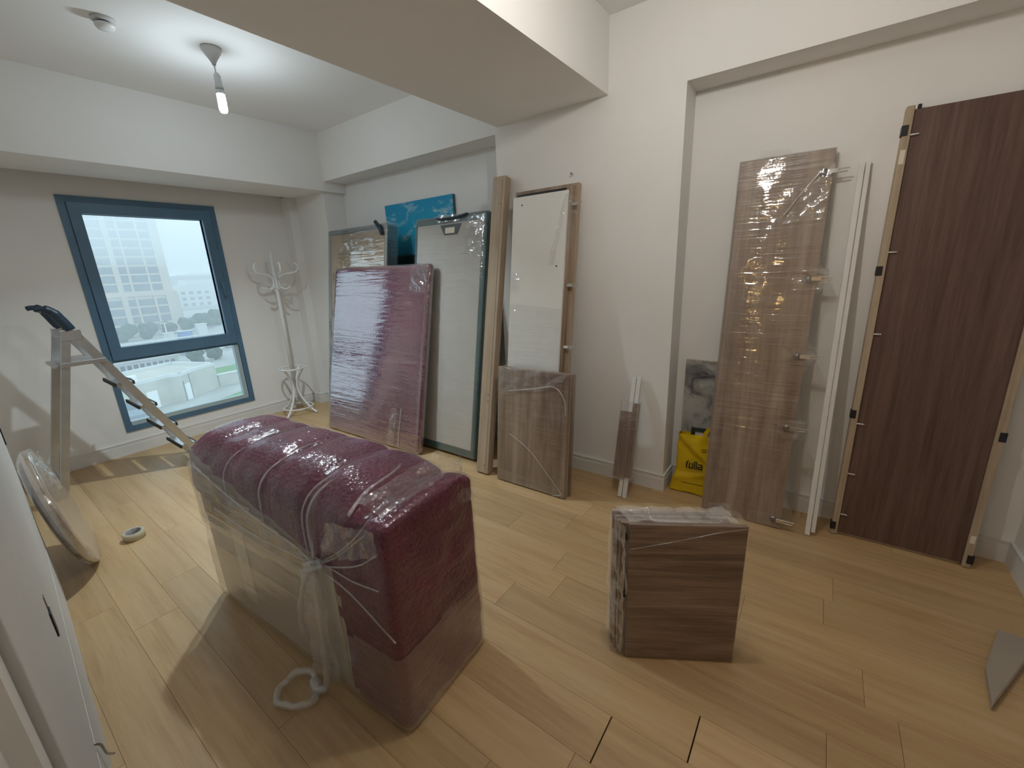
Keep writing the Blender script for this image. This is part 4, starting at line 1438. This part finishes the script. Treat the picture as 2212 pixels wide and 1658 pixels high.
# railway-like strips
for i, (y, wd, mt_) in enumerate(((104, 3.0, 'asphalt'), (98, 2.0, 'slate_block'), (93.5, 1.2, 'asphalt'))):
    bm = bmesh.new(); box(bm, 4, 70, y, y + wd, GZ - 0.02, GZ + 0.05)
    tag(obj('road_strip', bm, mt_), ('wide asphalt road strip below the tower', 'slate coloured strip beside the road', 'narrow asphalt lane before the arcade')[i], None, None, 'structure')
for j in range(14):
    bm = bmesh.new(); box(bm, -0.9, 0.9, 0, 1.6, 0, 1.1)
    bevel_all(bm, 0.15, 2)
    o = obj('parked_car', bm, 'far_block_paint' if j % 3 else 'slate_block')
    o.location = (19 + j * 2.6, 95.8, GZ + 0.05)
    tag(o, ('small pale car parked in the row behind the arcade' if j % 3 else 'small dark car parked in the row behind the arcade'), 'car', 'cars parked in a row behind the arcade')

# arcade
root = thing('arcade_building', 'low white arcade with a row of dark openings', 'building', loc=(14, 86, GZ))
bm = bmesh.new(); box(bm, -4, 8.6, 0, 4, 0, 1.55)
obj('arcade_wall', bm, 'arcade_wall', root)
bm = bmesh.new(); box(bm, -4.2, 8.8, -0.25, 4.2, 1.55, 1.8)
obj('arcade_roof', bm, 'roof_grey', root)
bm = bmesh.new(); box(bm, -0.26, 0.26, -0.06, 0.2, 0.25, 1.15)
ao = obj('arcade_opening', bm, 'dark_pane', root)
for i in range(12):
    o = ao if i == 0 else share('arcade_opening', ao.data, root)
    o.location = (-1.0 + i * 0.80, 0, 0)

# plaster shed with parapet roof
root = thing('plaster_shed', 'pale plaster shed with parapet roof and two white doors', 'building', loc=(14, 58.6, GZ))
def sp(x, y): return (x - 14, y - 58.6)
base = [(9.4, 57.6), (12.9, 58.6), (14.0, 59.1), (15.15, 58.5), (16.6, 59.9), (19.8, 62.0), (17.2, 68.5), (10.5, 66.0)]
bm = bmesh.new(); prism(bm, [sp(*p) for p in base], 0, 3.0)
obj('shed_wall', bm, 'shed_plaster', root)
bm = bmesh.new()
for a, b in zip(base, base[1:] + base[:1]):
    pa, pb = Vector((*sp(*a), 0)), Vector((*sp(*b), 0))
    d = (pb - pa).normalized()
    n_ = Vector((-d.y, d.x, 0)) * 0.32
    prism(bm, [(pa - d * .05).to_2d(), (pb + d * .05).to_2d(), (pb + n_ + d * .05).to_2d(), (pa + n_ - d * .05).to_2d()], 3.0, 3.35)
obj('parapet', bm, 'far_block_paint', root)
def on_wall(a, b, t0, t1, z0, z1, name, mat):
    pa, pb = Vector((*sp(*a), 0)), Vector((*sp(*b), 0))
    d = pb - pa
    p, q_ = pa + d * t0, pa + d * t1
    n_ = Vector((d.y, -d.x, 0)).normalized() * 0.05
    bm = bmesh.new()
    prism(bm, [(p + n_).to_2d(), (q_ + n_).to_2d(), (q_ - n_).to_2d(), (p - n_).to_2d()], z0, z1)
    obj(name, bm, mat, root)
on_wall(base[0], base[1], 0.66, 0.95, 0.02, 1.95, 'shed_door', 'shed_door')
on_wall(base[3], base[4], 0.12, 0.62, 0.02, 1.95, 'shed_door', 'shed_door')
on_wall(base[3], base[4], 0.0, 0.10, 0.0, 2.4, 'door_jamb', 'slate_block')
on_wall(base[3], base[4], 0.66, 0.72, 0.0, 3.0, 'drain_pipe', 'slate_block')
on_wall(base[0], base[1], 0.0, 0.42, 0.0, 1.4, 'slate_cladding', 'slate_block')
root = thing('air_conditioner', 'white outdoor air conditioner unit above the shed', 'air conditioner', loc=(10.7, 57.9, GZ + 3.36))
bm = rbox(-0.5, 0.5, -0.2, 0.2, 0, 0.75, 0.04)
obj('casing', bm, 'shed_door', root)
bm = bmesh.new()
lathe(bm, [(0, 0.02), (0.24, 0.02), (0.24, 0), (0, 0)], 20)
for v in bm.verts:
    v.co = Vector((v.co.x - 0.12, -0.205 - v.co.z, 0.38 + v.co.y))
obj('fan_grille', bm, 'dark_pane', root)
# garden wall and lawns
root = thing('garden_wall', 'stained white garden wall right of the shed', 'wall', loc=(20, 62.3, GZ))
bm = bmesh.new(); box(bm, 0, 8, 0, 0.35, 0, 1.5)
obj('wall_body', bm, 'shed_plaster', root)
bm = bmesh.new(); box(bm, -0.1, 8.1, -0.08, 0.43, 1.5, 1.65)
obj('coping', bm, 'far_block_paint', root)
bm = bmesh.new(); prism(bm, [(15.4, 54.6), (19.4, 52.6), (26, 55), (26, 59.5), (21.5, 57.6), (18.5, 56.0)], GZ, GZ + 0.04)
tag(obj('lawn_wedge', bm, 'lawn'), 'wedge of green lawn on the near paving', None, None, 'structure')
bm = bmesh.new(); prism(bm, [(21, 66), (34, 66), (40, 79), (23.5, 76)], GZ, GZ + 0.05)
tag(obj('lawn_slope', bm, 'lawn'), 'green lawn behind the garden wall', None, None, 'structure')
bm = bmesh.new(); box(bm, 7.2, 10.6, 53.6, 56.2, GZ, GZ + 0.9)
bevel_all(bm, 0.06, 1)
tag(obj('slate_planter', bm, 'slate_block'), 'slate coloured low block at the near end of the paving', 'block')

# ------------------------------------------------------------------ mist
def mist(name, z0, z1, dens, y0=16.0):
    m, t, out = nt(name)
    v = t.nodes.new('ShaderNodeVolumeScatter')
    v.inputs['Color'].default_value = (0.97, 0.99, 1.0, 1)
    v.inputs['Density'].default_value = dens
    t.links.new(v.outputs[0], out.inputs['Volume'])
    bm = bmesh.new()
    box(bm, -200, 330, y0, 470, z0, z1)
    o = obj(name, bm, name)
    return tag(o, 'thin mist hanging over the city outside', None, None, 'stuff')
mist('low_mist', GZ - 0.4, 5.0, 0.0040)
mist('high_mist', 5.02, 60.0, 0.012)
SC.cycles.volume_bounces = 3
